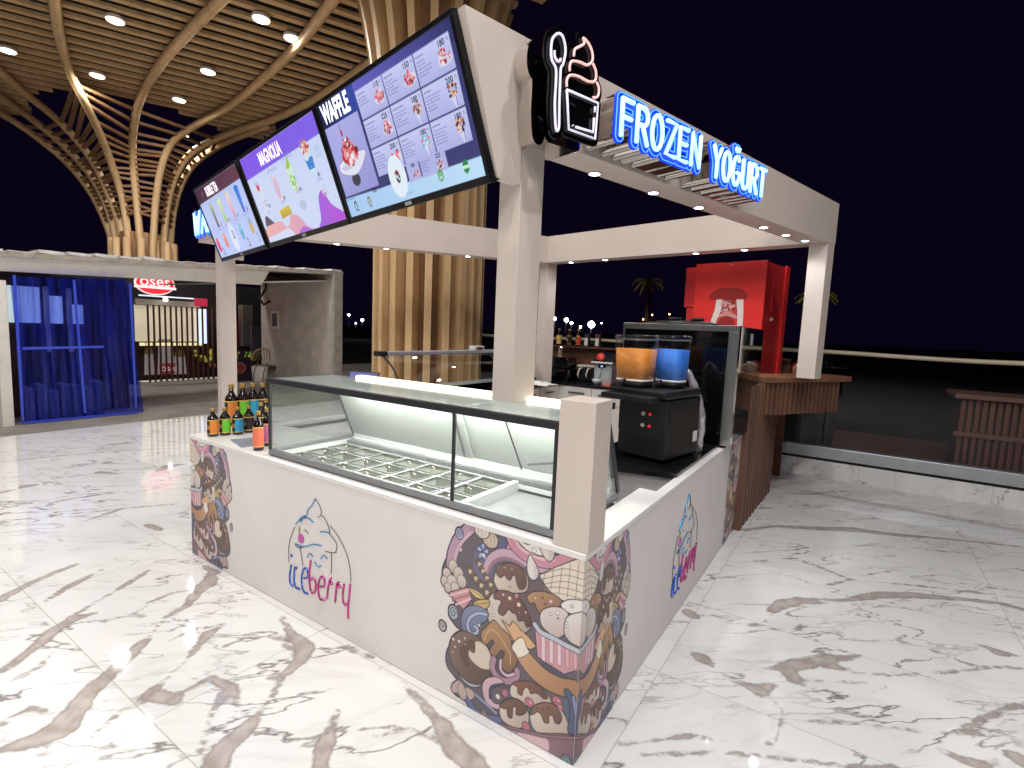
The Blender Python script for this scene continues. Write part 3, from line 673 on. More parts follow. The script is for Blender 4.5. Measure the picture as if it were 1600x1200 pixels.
# pink rings
stk(B5, [(500,270),(490,350),(540,430),(620,460),(690,430),(700,370)], .026, 'b27f9b'); stk(B5, [(560,280),(560,360),(610,410),(670,400)], .012, 'd8aec0')
shp(B5, [(400,520),(430,440),(520,420),(590,470),(560,480),(480,500),(465,570),(500,640),(560,660),(540,700),(440,650)], 'd4a9b4'); stk(B5, [(470,600),(475,520),(540,490)], .010, '3a4266', .002)
dot(B5, 535, 590, .012, 'e6d7d4'); u, v = B5(595, 560); PR.ell(u, v, .016, .018, 'c7647c', .0028)
# garlic petals, blue wave below the bowl
stk(B5, [(270,600),(330,700),(420,760),(540,790)], .03, '5c6aa0'); stk(B5, [(330,560),(420,640),(520,730)], .012, '8a97c8', .002)
for px_ in ([(210,450),(150,480),(140,530),(170,560),(205,540)], [(215,460),(190,540),(240,620),(270,590),(260,530)], [(260,510),(275,580),(300,620),(335,590),(320,540)]): shp(B5, px_, 'c2a79f', .0026)
PR.poly([B5(*p) for p in [(410,690),(370,770),(460,830),(455,760)]], '8b7d80', .0026)
# bottom scoops
scoop(B5, [(640,520),(670,470),(760,455),(870,490),(960,570),(990,650),(900,690),(800,680),(700,620),(645,580)], [(655,480),(720,455),(820,465),(900,510),(960,590),(930,610),(880,570),(850,560),(815,565),(800,530),(775,510),(750,540),(740,580),(705,560),(700,510)], choc='9a5c36')
for x, y in [(805,640),(1040,630),(1050,680)]: u, v = B5(x, y); PR.ell(u, v, .022, .02, 'c9607a', .0028); PR.ell(u+.004, v+.002, .010, .009, 'e08aa0', .0016)
scoop(B5, [(550,680),(590,620),(680,605),(760,650),(800,740),(790,830),(720,860),(620,830),(560,770)], [(555,670),(600,618),(690,610),(770,670),(780,720),(730,750),(690,740),(690,690),(665,680),(655,770),(620,760),(610,700),(575,690)], choc='8a5a40')
scoop(B5, [(805,740),(840,670),(930,640),(1040,670),(1120,780),(1140,900),(1040,920),(900,910),(830,850)], [(810,740),(850,665),(940,642),(1030,670),(1080,760),(1060,820),(1020,810),(1000,750),(970,760),(970,810),(930,810),(905,750),(870,720),(840,740)], choc='96694c')
for x, y in [(870,690),(920,695),(970,690)]: dot(B5, x, y, .004, '6a4030', .001)
u, v = B5(775, 845); PR.ell(u, v, .02, .02, 'c9607a', .0028)
shp(B5, [(555,830),(700,860),(900,900),(1180,930),(1180,1150),(1050,1110),(850,1060),(680,960)], 'b48494', shade=(1, -.3, '74505e')); PR.line([B5(560, 835), B5(760, 885), B5(960, 930), B5(1180, 945)], .010, '94697a', .0025)
shp(B5, [(700,900),(900,940),(960,960),(970,1040),(930,1070),(800,1010)], 'dcb0bb', 0)
spiral(B5, 1120, 1140, .026, '7fa0ac', 1.5, rim='2d4a5c', bg='6d93a6')
stk(B5, [(1130,560),(1170,640),(1180,760),(1160,880)], .03, '4a557e'); stk(B5, [(1180,600),(1200,740)], .014, '7a86b4')
# paper tone: lift the print a little towards the panel
_l = PR.C.mean(axis=2, keepdims=True); PR.C = (PR.C*.74+_l*.26)*1.04+.015
MV = vcol_mat('doodle_print', rough=.5)
fp = thing_frame = None
e_front = bpy.data.objects.new('doodle_mural', None)
def on_panel(o, M): o.matrix_local = M; return o
MF = frame((0, 0, 0), (1, 0, 0), (0, 0, 1)); MS = frame((0, 0, 0), (0, 1, 0), (0, 0, 1))
on_panel(PR.mesh('doodle_mural', MV, kio, z=.0012), MF)['label'] = 'ice cream doodle mural at the near corner of the long front'
o = PR.mesh('doodle_mural', MV, kio, z=.0012, mirror=0); o.matrix_local = MF @ Matrix.Translation((-3, 0, 0)) @ Matrix.Diagonal((.78, 1, 1, 1)); o['label'] = 'ice cream doodle mural at the far end of the long front'
# side face: the same drawing mirrored and a little squeezed
o = PR.mesh('doodle_mural', MV, kio, z=.0012, mirror=0); o.matrix_local = MS @ Matrix.Diagonal((.72, 1, 1, 1)); o['label'] = 'ice cream doodle mural at the near end of the right side'
o = PR.mesh('doodle_mural', MV, kio, z=.0012, off=(3.05/1.0, 0), clip=(2.6, 3.05, 0, 1)); on_panel(o, MS)['label'] = 'ice cream doodle mural at the far end of the right side'

# ---------------- raised logo
def D5(x, y): p = at_y(280+x/3.53, 660+y/3.53, 0); return (p.x, p.z)
M_lb = mat('logo_blue_foil', '4c74dc', .22, metal=.75, var=.35, scale=25); M_lm = mat('logo_magenta_foil', 'd0559c', .22, metal=.7, var=.3, scale=25)
M_ld = mat('logo_dark_line', '3c3a55', .3, metal=.6, var=.2, scale=20); M_lc = mat('logo_cyan_foil', '39a6ef', .2, metal=.6, var=.25, scale=25); M_lg = mat('logo_leaf', '8a9a50', .4); M_lp = mat('logo_berry', 'd56ac0', .3, metal=.4, var=.3, scale=20)
logo = [
 (M_ld, .0035, [[(752,420),(735,455),(712,480),(708,505)], [(752,420),(775,455),(786,495),(780,515),(765,522)], [(705,515),(680,525),(668,545)], [(640,575),(615,640),(606,700),(608,770)], [(790,512),(815,545),(830,590),(833,610)],
   [(835,570),(880,630),(920,710),(942,790),(950,880)], [(833,615),(860,650),(872,680),(865,715)], [(668,690),(678,740),(684,790)], [(842,722),(842,790),(840,835)], [(806,708),(840,718),(870,716)], [(640,665),(650,685),(680,690)], [(690,590),(705,600),(715,615)]]),
 (M_lc, .006, [[(752,422),(735,455),(712,482),(707,508)], [(672,550),(690,528),(715,528),(742,550)], [(780,603),(810,603),(834,612)], [(645,670),(690,685),(740,672),(788,680)], [(700,512),(675,525),(645,560)],
   [(708,742),(722,722),(740,738)], [(782,752),(798,732),(818,752)], [(748,768),(768,796),(785,788)]]),
 (M_lb, .011, [[(620,785),(613,830),(612,870),(618,892),(630,903)], [(652,805),(640,800),(636,840),(636,880),(645,908),(668,918)], [(690,858),(712,852),(708,815),(690,805),(678,850),(680,905),(692,935),(712,945)], [(620,725),(624,742)]]),
 (M_lm, .012, [[(728,760),(720,830),(722,900),(735,938),(752,930),(755,880),(742,858),(726,870)], [(780,905),(803,900),(802,860),(785,850),(770,890),(770,940),(782,975),(808,975)], [(842,855),(832,870),(822,920),(818,970)], [(826,900),(838,880),(848,895)],
   [(885,880),(872,890),(866,940),(862,990)], [(870,915),(882,898),(893,912)], [(912,890),(906,930),(905,980),(918,1005),(935,998)], [(945,890),(940,950),(934,1010),(934,1080)]]),
 (M_lg, .007, [[(668,575),(664,600),(668,620)]]),
]
def make_logo(fn, parentM, lab):
    for mt, r, ss in logo:
        m_ = MB()
        for s_ in ss:
            P = smooth([fn(*D5(*p)) for p in s_], 4); m_.tube([(p[0], p[1], .003) for p in P], r/2, 6)
        o = m_.build('logo_line', mt, kio); o.matrix_local = parentM; o['label'] = lab
    c = D5(673, 640); m_ = MB(); m_.lathe([(.028, 0), (.026, .005), (.0001, .007)], (*fn(*c), 0), 20); o = m_.build('logo_berry', M_lp, kio); o.matrix_local = parentM
make_logo(lambda u, v: (u, v), MF, 'shiny raised berry cup logo line with lettering on the long front')
make_logo(lambda u, v: ((u+1.87)*.95+1.17, v+.02), MS, 'raised berry cup logo line with lettering on the right side')

# ---------------- walnut slat end of the counter
sw = thing('slatted_end_wall', 'walnut slatted end wall continuing the right side of the kiosk', 'slat wall', (0, 3.05, 0))
MB().box(-.06, -.005, .02, 1.58, 0, 1.26).build('backing', mat('slat_backing', '35231c', .7), sw)
MB().box(-.03, .05, 0, .018, .0, 1.2).build('trim', M_slat, sw)
m_ = MB(); y = .03
while y < 1.5:
    m_.box(-.004, .05+.03*y, y, y+.075, .0, 1.26-.0); y += .14
m_.build('slats', M_slat, sw)
# raised bar wing at the back right
wa, wb = at_z(1205, 590, 1.25), None
wing = thing('bar_wing', 'walnut bar wing with a thick wooden top at the back right corner post', 'bar counter', (.12, 4.0, 0))
T = MB()
A_ = at_z(1199, 583, 1.36); 
P0 = (.05-.12, 3.75-4.0); P1 = (.62-.12, 4.75-4.0)      # front edge runs from the slat wall out to the corner post
fd = Vector((P1[0]-P0[0], P1[1]-P0[1])).normalized(); bn = Vector((-fd.y, fd.x))
q = lambda s, d: (P0[0]+fd.x*s+bn.x*d, P0[1]+fd.y*s+bn.y*d)
Lw = (Vector(P1)-Vector(P0)).length
T.prism([q(-.1, -.06), q(Lw+.12, -.06), q(Lw+.12, .30), q(-.1, .30)], 1.26, 1.315); T.build('bar_top', wood('warm_wood_top', '8a6248', '6e4a36', (1, 1, 4), .4, 4), wing, bevel=.006)
MB().prism([q(0, 0), q(Lw, 0), q(Lw, .2), q(0, .2)], .95, 1.255).build('apron', mat('slat_backing', '35231c', .7), wing)
m_ = MB(); s = 0
while s < Lw-.05: m_.prism([q(s, -.025), q(s+.042, -.025), q(s+.042, -.001), q(s, -.001)], .94, 1.255); s += .068
m_.build('slats', M_slat, wing)
MB().prism([q(.0, .06), q(.06, .06), q(.06, .12), q(.0, .12)], 0, .949).build('leg', M_black, wing)

# ---------------- overhead frame
ZB, ZT = 2.56, 3.0
N2 = Vector((-.60, .37)); E2 = Vector(at_z(1305, 383, ZB)[:2]); K2 = Vector(at_z(858, 414, ZB)[:2]); W2 = Vector((-5.16, 1.27))
fr = thing('overhead_frame', 'cream box beam frame on posts over the kiosk with small white downlights', 'canopy frame', (N2.x, N2.y, 0))
o3 = Vector((N2.x, N2.y, 0))
cen = (N2+E2+K2+W2)/4
def insetp(i):      # inner corner
    c = [N2, E2, K2, W2]; p = c[i]; a = (c[i-1]-p).normalized(); b = (c[(i+1) % 4]-p).normalized(); w = .2/abs(a.cross(b)); return p+(a+b)*w
I2 = [insetp(i) for i in range(4)]; O2 = [N2, E2, K2, W2]
ztop = {0: 2.965, 1: 2.93, 2: 2.90, 3: 2.97}
for i in range(4):
    j = (i+1) % 4
    a, b, c, d = O2[i], O2[j], I2[j], I2[i]
    zi, zj = ztop[i], ztop[j]
    L3 = lambda p, z: (p.x-o3.x, p.y-o3.y, z)
    MB().hexa([L3(a, ZB), L3(b, ZB), L3(c, ZB), L3(d, ZB)], [L3(a, zi), L3(b, zj), L3(c, zj), L3(d, zi)]).build('beam', M_beam, fr, bevel=.002)
def post(i, w, z0, tx=0, ty=0, name='post', xs=1):
    c = O2[i]; a = (O2[i-1]-c).normalized()*w; b = (O2[(i+1) % 4]-c).normalized()*w*xs
    c0 = c+(cen-c).normalized()*.004
    bot = [L3(p, z0) for p in (c0, c0+b, c0+a+b, c0+a)]; top = [(x-tx, y-ty, ZB-.001) for (x, y, z) in bot]
    MB().hexa(bot, top).build(name, M_beam, fr, bevel=.003)
post(0, .142, 1.312); post(1, .155, 1.316); post(2, .14, 0); post(3, .15, 0)
# wedge that carries the tilted screens at the near corner
g = lambda p: Vector(p)-o3
tu = Vector((-.98, .194, -.03)).normalized()           # along the screens, to the left
TR = at_z(716, 2, 2.95); BR = at_z(768, 285, 2.31); 
t_in = Vector((.03, .16, 0))
w = MB(); off = Vector((.012, .012, 0)); 
ra = [g(BR)+Vector((.012, .03, .03)), g(Vector((N2.x, N2.y, 2.33))), g(Vector((N2.x, N2.y, 2.965))), g(TR)+Vector((.012, .03, .0))]
ra = [Vector((p.x, p.y-.003, p.z)) for p in ra]
rb = [p+tu*.05 for p in ra]
w.hexa([tuple(p) for p in ra], [tuple(p) for p in rb]); w.build('screen_bracket_cheek', M_beam, fr, bevel=.002)
l0 = [p+tu*3.78 for p in ra]; l1 = [p+tu*3.73 for p in ra]
MB().hexa([tuple(p) for p in l0], [tuple(p) for p in l1]).build('screen_bracket_cheek', M_beam, fr)
# small downlights under the beams
M_dl = emat('cold_lamp_lens', 'f4faff', 16)
def spot(p2, zz=ZB, pw=7):
    e = MB().lathe([(.034, .0), (.040, -.004), (.034, -.006), (.03, -.002)], (p2[0]-o3.x, p2[1]-o3.y, zz), 18).build('downlight', M_chrome, fr)
    MB().lathe([(.0001, -.0045), (.030, -.0045)], (p2[0]-o3.x, p2[1]-o3.y, zz), 18).build('lamp_lens', M_dl, e)
    l = bpy.data.lights.new('frame_downlight_lamp', 'SPOT'); l.energy = pw; l.spot_size = 2.3; l.spot_blend = .8; l.shadow_soft_size = .03; l.color = (.93, .97, 1)
    o = bpy.data.objects.new('lamp', l); COL.objects.link(o); o.parent = e; o.location = (p2[0]-o3.x, p2[1]-o3.y, zz-.02)
for p in [(929,271),(1021,301),(1092,324),(1193,355),(1228,367),(1258,376)]: q_ = at_z(p[0], p[1], ZB); spot(q_)
for p in [(909,413),(964,410),(1101,400),(1178,396),(442,381),(523,389),(594,397),(714,407)]:
    q_ = at_z(p[0], p[1], ZB); 
    i, j = (1, 2) if p[0] > 860 else (2, 3)
    a, b = (O2[i]+I2[i])/2, (O2[j]+I2[j])/2; tt = max(.03, min(.97, (Vector(q_[:2])-a).dot(b-a)/(b-a).length_squared)); q_ = a+(b-a)*tt; spot(q_)

# stub post standing on the near counter corner
MB_ = MB(); MB_.box(0, .148, 0, .148, 0, .565)
sp = MB_.build('short_corner_post', M_beam, bevel=.003, loc=(-.142, .006, H+.0005)); tag(sp, 'short cream square post standing on the near corner of the counter', 'post')
# card on the counter, left
cd = MB().box(0, .26, 0, .17, 0, .004).build('info_card', mat('grey_card', '8e8f98', .3, var=.3, scale=12), loc=(-2.66, .1, H+.0005)); cd.rotation_euler.z = -.25; tag(cd, 'flat grey printed card lying on the left counter end before the bottles', 'card')
# ================================================================== DISPLAY CASE on the counter
G = glass_mat('clear_glass', (.93, .96, .95), .05)
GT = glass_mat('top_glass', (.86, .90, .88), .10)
_n = GT.node_tree.nodes; _o = [n for n in _n if n.type == 'OUTPUT_MATERIAL'][0]; _m = [n for n in _n if n.type == 'MIX_SHADER'][0]   # pale green diffuse paints the reflected canopy and beam into the lid
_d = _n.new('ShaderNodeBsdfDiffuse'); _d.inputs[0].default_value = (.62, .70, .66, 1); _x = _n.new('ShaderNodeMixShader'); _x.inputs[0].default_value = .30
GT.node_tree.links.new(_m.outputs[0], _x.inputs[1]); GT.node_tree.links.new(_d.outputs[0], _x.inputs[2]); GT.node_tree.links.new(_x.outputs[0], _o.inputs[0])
X0, X1, YF, YB = -2.14, -.155, .055, .70
ZG0, ZG1 = .885, 1.285
YT = .50                                              # the lid is shallower than the base, the back slopes
dc = thing('topping_display_case', 'long black framed glass topping case with steel pans on the counter front', 'display case', (X0, YF, H))
def Lc(x, y, z): return (x-X0, y-YF, z-H)
M_rail = mat('dark_rail', '26262b', .35, var=.1); M_grey = mat('case_grey', '8d8f92', .35, metal=.4, var=.05)
M_in = mat('case_liner', 'eceeee', .35, var=.02)
def bx(x0, x1, y0, y1, z0, z1, mb=None): mb = mb or MB(); return mb.box(x0-X0, x1-X0, y0-YF, y1-YF, z0-H, z1-H)
m_ = MB(); bx(X0, X1, YF, YF+.03, H, ZG0, m_); bx(X0, X0+.03, YF+.03, YB, H, ZG0, m_); bx(X1-.03, X1, YF+.03, YB, H, ZG0, m_); bx(X0+.03, X1-.03, YB-.03, YB, H, ZG0, m_); m_.build('base_rail', M_grey, dc, bevel=.003)
m_ = MB(); bx(X0-.006, X1+.006, YF-.008, YF+.022, ZG1, ZG1+.032, m_); m_.build('lid_rail', M_rail, dc, bevel=.002)
for x in (X0+.008, X1-.008): MB().bar(Lc(x, YF+.022, ZG1+.018), Lc(x, YT, ZG1+.018), .016, .024).build('lid_rail', M_rail, dc)
bx(X1-.028, X1-.002, YF-.002, YF+.02, ZG0, ZG1).build('corner_post', M_rail, dc); bx(X0+.002, X0+.018, YF, YF+.014, ZG0, ZG1).build('corner_post', M_rail, dc)
bx(-.70, -.688, YF-.001, YF+.012, ZG0, ZG1).build('mullion', M_rail, dc)
MB().bar(Lc(X1-.012, YT, ZG1+.02), Lc(X1-.012, YB-.01, ZG0), .026, .03).build('side_post', M_rail, dc); MB().bar(Lc(X0+.012, YT, ZG1+.02), Lc(X0+.012, YB-.01, ZG0), .02, .02).build('side_post', M_grey, dc)
MB().bar(Lc(X1-.012, YT-.02, ZG1+.045), Lc(X1-.012, YT+.07, ZG1+.045), .03, .03).build('side_post', M_rail, dc)
bx(X0+.02, -.70, YF+.002, YF+.008, ZG0, ZG1).build('front_glass', G, dc); bx(-.686, X1-.03, YF+.002, YF+.008, ZG0, ZG1).build('front_glass', G, dc)
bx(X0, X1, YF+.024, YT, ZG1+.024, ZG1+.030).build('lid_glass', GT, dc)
for x in (X0+.004, X1-.008):
    MB().add([Lc(x, YF+.02, ZG0), Lc(x, YB-.02, ZG0), Lc(x, YT, ZG1+.005), Lc(x, YF+.02, ZG1+.005), Lc(x+.005, YF+.02, ZG0), Lc(x+.005, YB-.02, ZG0), Lc(x+.005, YT, ZG1+.005), Lc(x+.005, YF+.02, ZG1+.005)],
        [(0, 1, 2, 3), (7, 6, 5, 4), (0, 4, 5, 1), (1, 5, 6, 2), (2, 6, 7, 3), (3, 7, 4, 0)]).build('side_glass', G, dc)
# sloping white sliding doors at the back, with a slat radiator strip under them
M_door = mat('frosted_door', 'e3e8e6', .35, var=.02)
def slope(x0, x1, s0, s1, th=.006, d=0):
    a = Vector((0, YB-.03, ZG0)); b = Vector((0, YT, ZG1+.01)); p = a.lerp(b, s0); r = a.lerp(b, s1); n_ = Vector((0, (b-a).z, -(b-a).y)).normalized()*(th); o_ = n_*d
    f = lambda x, v: Lc(x, v.y, v.z)
    return MB().hexa([f(x0, p+o_), f(x1, p+o_), f(x1, p+o_+n_), f(x0, p+o_+n_)], [f(x0, r+o_), f(x1, r+o_), f(x1, r+o_+n_), f(x0, r+o_+n_)])
slope(X0+.03, -1.05, .02, .95).build('sliding_door', M_door, dc); slope(-1.15, X1-.03, .02, .95, d=2).build('sliding_door', M_door, dc)
MB().bar(Lc(-1.11, YB-.035, ZG0+.02), Lc(-1.11, YT-.005, ZG1), .014, .012).build('door_handle', M_steel, dc)
# lit strip along the top at the back
e = bx(X0+.28, X1-.04, YT-.03, YT+.025, ZG1+.032, ZG1+.046).build('light_bar', M_alu, dc)
bx(X0+.29, X1-.05, YT-.034, YT-.0305, ZG1+.033, ZG1+.045).build('light_strip', emat('warm_led', 'fff6dd', 6), e); bx(X0+.29, X1-.05, YT-.03, YT+.02, ZG1+.0465, ZG1+.049).build('light_strip', emat('warm_led2', 'fff3d6', 1.6), e)
l = bpy.data.lights.new('case_led_lamp', 'AREA'); l.shape = 'RECTANGLE'; l.size = 1.7; l.size_y = .03; l.energy = 20; l.color = (1, .97, .9)
o = bpy.data.objects.new('lamp', l); COL.objects.link(o); o.parent = e; o.location = ((X0+X1)/2-X0, YT-.05-YF, ZG1-H-.004); o.rotation_euler = (-.35, 0, 0)
slope(X0+.05, X1-.05, .97, 1.0, .02, -1).build('light_bar', M_alu, dc)
# liner, raised deck for pans, divider and empty tray
m_ = MB(); bx(X0+.03, X1-.03, YF+.03, YB-.03, .66, .665, m_); bx(X0+.03, X0+.036, YF+.03, YB-.03, .665, ZG0-.02, m_); bx(X1-.036, X1-.03, YF+.03, YB-.03, .665, ZG0-.02, m_); bx(X0+.036, X1-.036, YF+.03, YF+.036, .665, ZG0-.02, m_); bx(X0+.036, X1-.036, YB-.036, YB-.03, .665, ZG0+.02, m_)
m_.build('liner', M_in, dc)
DX = -.70
PX0, PX1, PY0, PY1 = X0+.04, DX-.02, YF+.045, YB-.115
zd = .835
m_ = MB(); nxp, nyp = 7, 3; cw, ch = (PX1-PX0)/nxp, (PY1-PY0)/nyp; gx, gy = .034, .03
for i in range(nxp+1): bx(PX0+i*cw-(gx/2 if i else 0), PX0+i*cw+(gx/2 if i < nxp else 0), PY0, PY1, zd-.01, zd, m_)
for j in range(nyp+1):
    for i in range(nxp): bx(PX0+i*cw+(gx/2), PX0+(i+1)*cw-gx/2, PY0+j*ch-(gy/2 if j else 0), PY0+j*ch+(gy/2 if j < nyp else 0), zd-.0098, zd-.0002, m_)
m_.build('pan_deck', M_in, dc, bevel=.002)
M_pan = mat('pan_steel', 'c6c9c0', .3, metal=.25, var=.15, scale=6); M_lid = glass_mat('pan_lid_clear', (.86, .88, .86), .16)
for i in range(nxp):
    for j in range(nyp):
        x0, x1, y0, y1 = PX0+i*cw+gx/2+.002, PX0+(i+1)*cw-gx/2-.002, PY0+j*ch+gy/2+.002, PY0+(j+1)*ch-gy/2-.002
        m_ = MB(); d = .012; zb_ = zd-.09
        A_ = [Lc(x0, y0, zd+.002), Lc(x1, y0, zd+.002), Lc(x1, y1, zd+.002), Lc(x0, y1, zd+.002)]; B_ = [Lc(x0+d, y0+d, zb_), Lc(x1-d, y0+d, zb_), Lc(x1-d, y1-d, zb_), Lc(x0+d, y1-d, zb_)]
        m_.add(A_+B_, [(0, 1, 5, 4), (1, 2, 6, 5), (2, 3, 7, 6), (3, 0, 4, 7), (4, 5, 6, 7)]); pan = m_.build('pan', M_pan, dc, fix=False)
        m_ = MB(); bx(x0-.006, x1+.006, y0-.006, y0+.006, zd+.0025, zd+.007, m_); bx(x0-.006, x1+.006, y1-.006, y1+.006, zd+.0025, zd+.007, m_); bx(x0-.006, x0+.006, y0+.006, y1-.006, zd+.0025, zd+.007, m_); bx(x1-.006, x1+.006, y0+.006, y1-.006, zd+.0025, zd+.007, m_)
        m_.build('pan_rim', M_steel, pan)
        if (i*3+j*5) % 4: m_ = MB(); m_.tube([Lc((x0+x1)/2-.02, (y0+y1)/2, zd+.008), Lc((x0+x1)/2, (y0+y1)/2, zd+.018), Lc((x0+x1)/2+.02, (y0+y1)/2, zd+.008)], .004, 6); m_.build('pan_handle', M_chrome, pan)
m_ = MB(); bx(DX-.015, DX+.015, YF+.03, YB-.1, .68, zd+.02, m_); m_.build('divider', M_in, dc, bevel=.002)
bx(DX+.02, X1-.04, YF+.05, YB-.1, .77, .80).build('tray', mat('grey_tray', '9a9c9f', .4, metal=.3, var=.08), dc)
m_ = MB(); x = X0+.045
while x < X1-.05: bx(x, x+.006, YB-.10, YB-.062, zd+.004, zd+.03, m_); x += .014
m_.build('vent_grille', mat('grille_shade', '9ea1a2', .4), dc); bx(X0+.04, X1-.04, YB-.105, YB-.04, zd-.02, zd+.002).build('vent_ledge', M_in, dc); bx(X0+.04, X1-.04, YB-.062, YB-.04, zd+.002, zd+.04).build('vent_ledge', M_in, dc)
MB().bar(Lc(-.62, YB-.12, .96), Lc(-.36, YB-.09, 1.02), .012, .012).build('shelf_arm', M_steel, dc); MB().bar(Lc(-.72, YF+.02, ZG1+.02), Lc(-.72, YT-.03, ZG1+.02), .012, .006).build('lid_joint', M_steel, dc)
MB().bar(Lc(-.70, YB-.05, ZG0+.02), Lc(-.74, YT-.02, ZG1-.02), .006, .006).build('door_edge', M_rail, dc)

# ================================================================== SYRUP BOTTLES
M_bot = mat('dark_bottle', '1c1213', .12, var=.1, coat=.6); M_cap = mat('brass_cap', 'a98a4a', .35, metal=.3)
M_lab = {c: mat('label_'+c, h, .45, var=.05) for c, h in dict(orange='e58a3c', green='6cc83a', blue='38a3cf', coral='f07a5a', pink='c870a0', dark='2a2226', gold='e2bb62', red='c8472e').items()}
def bottle(c, c2, label, x, y, z, h=.27, rs=1, group='syrup bottles on the left counter end', emblem=True, pump=False, face=None):
    t = thing('syrup_bottle', label, 'bottle', (x, y, z), 0, group); k = h/.27; t.scale = (rs, rs, 1)
    MB().lathe([(.0001, 0), (.030*k, 0), (.034*k, .004), (.034*k, .172*k), (.031*k, .185*k), (.016*k, .215*k), (.0125*k, .225*k), (.0125*k, .245*k)], seg=28).build('bottle_body', M_bot, t)
    MB().lathe([(.0148*k, .243*k), (.0155*k, .245*k), (.0155*k, .268*k), (.013*k, .272*k), (.0001, .272*k)], seg=20).build('cap', M_cap, t)
    lb = MB().lathe([(.0346*k, .028*k), (.0348*k, .03*k), (.0348*k, .158*k), (.0346*k, .16*k)], seg=28).build('label', M_lab[c], t)
    MB().lathe([(.0352*k, .155*k), (.0352*k, .163*k)], seg=28).build('label_band', M_lab['gold'], lb); MB().lathe([(.0352*k, .025*k), (.0352*k, .032*k)], seg=28).build('label_band', M_lab['gold'], lb)
    a0 = math.atan2(CAM[1]-y, CAM[0]-x)-.9
    def arc(r, z0, z1, a, b, m, name):
        m_ = MB(); n = 8; vs = []; 
        for i in range(n+1):
            q = a0+a+(b-a)*i/n; vs += [(r*math.cos(q), r*math.sin(q), z0), (r*math.cos(q), r*math.sin(q), z1)]
        m_.add(vs, [(2*i, 2*i+2, 2*i+3, 2*i+1) for i in range(n)], True); m_.build(name, m, lb)
    if emblem:
        arc(.0354*k, .03*k, .155*k, -.55, .35, M_lab[c2], 'label_panel')
        m_ = MB(); n = 22; vs = [(.036*k*math.cos(a0-.1), .036*k*math.sin(a0-.1), .092*k)]
        for i in range(n):
            q = 2*math.pi*i/n; aa = a0-.1+.52*math.cos(q); vs.append((.036*k*math.cos(aa), .036*k*math.sin(aa), .092*k+.019*k*math.sin(q)))
        m_.add(vs, [(0, 1+i, 1+(i+1) % n) for i in range(n)], True); m_.build('label_emblem', M_lab['gold'], lb)
        m_ = MB(); vs = [(.0364*k*math.cos(a0-.1), .0364*k*math.sin(a0-.1), .092*k)]
        for i in range(n):
            q = 2*math.pi*i/n; aa = a0-.1+.36*math.cos(q); vs.append((.0364*k*math.cos(aa), .0364*k*math.sin(aa), .092*k+.013*k*math.sin(q)))
        m_.add(vs, [(0, 1+i, 1+(i+1) % n) for i in range(n)], True); m_.build('label_emblem', M_lab['red' if c != 'coral' else 'dark'], lb)
        arc(.0358*k, .038*k, .062*k, -.5, .2, M_lab['dark'], 'label_text')
    if pump:
        MB().tube([(0, 0, .27*k), (.004, .004, .34*k), (.02, .03, .42*k)], .003, 6).build('straw', M_black, t)
    return t
def bz(px, py, z): p = at_z(px, py, z); return p.x, p.y
row = [((333, 681), 'orange', 'dark', 'syrup bottle with orange label, far left of the front row'), ((352, 679), 'green', 'dark', 'syrup bottle with green label, second in the front row'),
       ((372, 678), 'blue', 'dark', 'syrup bottle with blue label, third in the front row'), ((389, 675), 'dark', 'dark', 'syrup bottle with dark label and gold ring, last in the front row')]
for (px, py), c, c2, lb in row: x, y = bz(px, py, H+.001); bottle(c, c2, lb, x, y, H+.001, .19, 1.45)
row2 = [((362, 664), 'orange', 'dark', 'tall syrup bottle with orange label at the left of the back row'), ((380, 662), 'green', 'dark', 'tall syrup bottle with green label, second in the back row'),
        ((396, 660), 'blue', 'dark', 'tall syrup bottle with blue label and a straw, third in the back row'), ((411, 659), 'dark', 'dark', 'tall dark syrup bottle with a straw, last in the back row')]
for i, ((px, py), c, c2, lb) in enumerate(row2): x, y = bz(px, py, H+.001); bottle(c, c2, lb, x, y, H+.001, .31, 1.12, pump=i > 1)
x, y = bz(404, 703, H+.001); bottle('coral', 'coral', 'coral red labelled syrup bottle standing in front against the glass case', x, y, H+.001, .245, emblem=False)
x, y = bz(418, 696, H+.001); bottle('pink', 'pink', 'purple pink labelled syrup bottle right behind the coral one', x, y, H+.001, .245, emblem=False)
for (px, py), lb in [((408, 684), 'small dark syrup bottle squeezed between the coral bottle and the front row'), ((416, 676), 'small dark syrup bottle with white glint behind the pink one')]:
    x, y = bz(px, py, H+.001); bottle('dark', 'dark', lb, x, y, H+.001, .245)
# two grey tubs added behind the case in place of reflections in its glass
for i, (px, py, r, lb) in enumerate([(517, 662, .085, 'dark grey round tub standing in for a reflection in the case glass, left one'), (549, 668, .07, 'dark grey round tub standing in for a reflection in the case glass, right one')]):
    p = at_z(px, py, .80); t = MB().lathe([(.0001, 0), (r*.9, 0), (r, .01), (r, .11), (r*1.03, .115), (r*1.03, .13), (.0001, .132)], seg=26).build('reflection_tub', mat('grey_reflection_tub', '4b5054', .4, var=.1), loc=(p.x, p.y+.3, .80)); tag(t, lb, 'tub', 'grey tubs standing in for reflections')
sh = thing('inner_side_cabinet', 'white low side cabinet inside the kiosk behind the left counter end', 'cabinet', (-2.96, .75, 0)); MB().box(0, .5, 0, 2.2, .08, .79).build('body', M_white, sh); MB().box(-.003, .51, -.01, 2.2, .79, .797).build('top', M_top, sh)

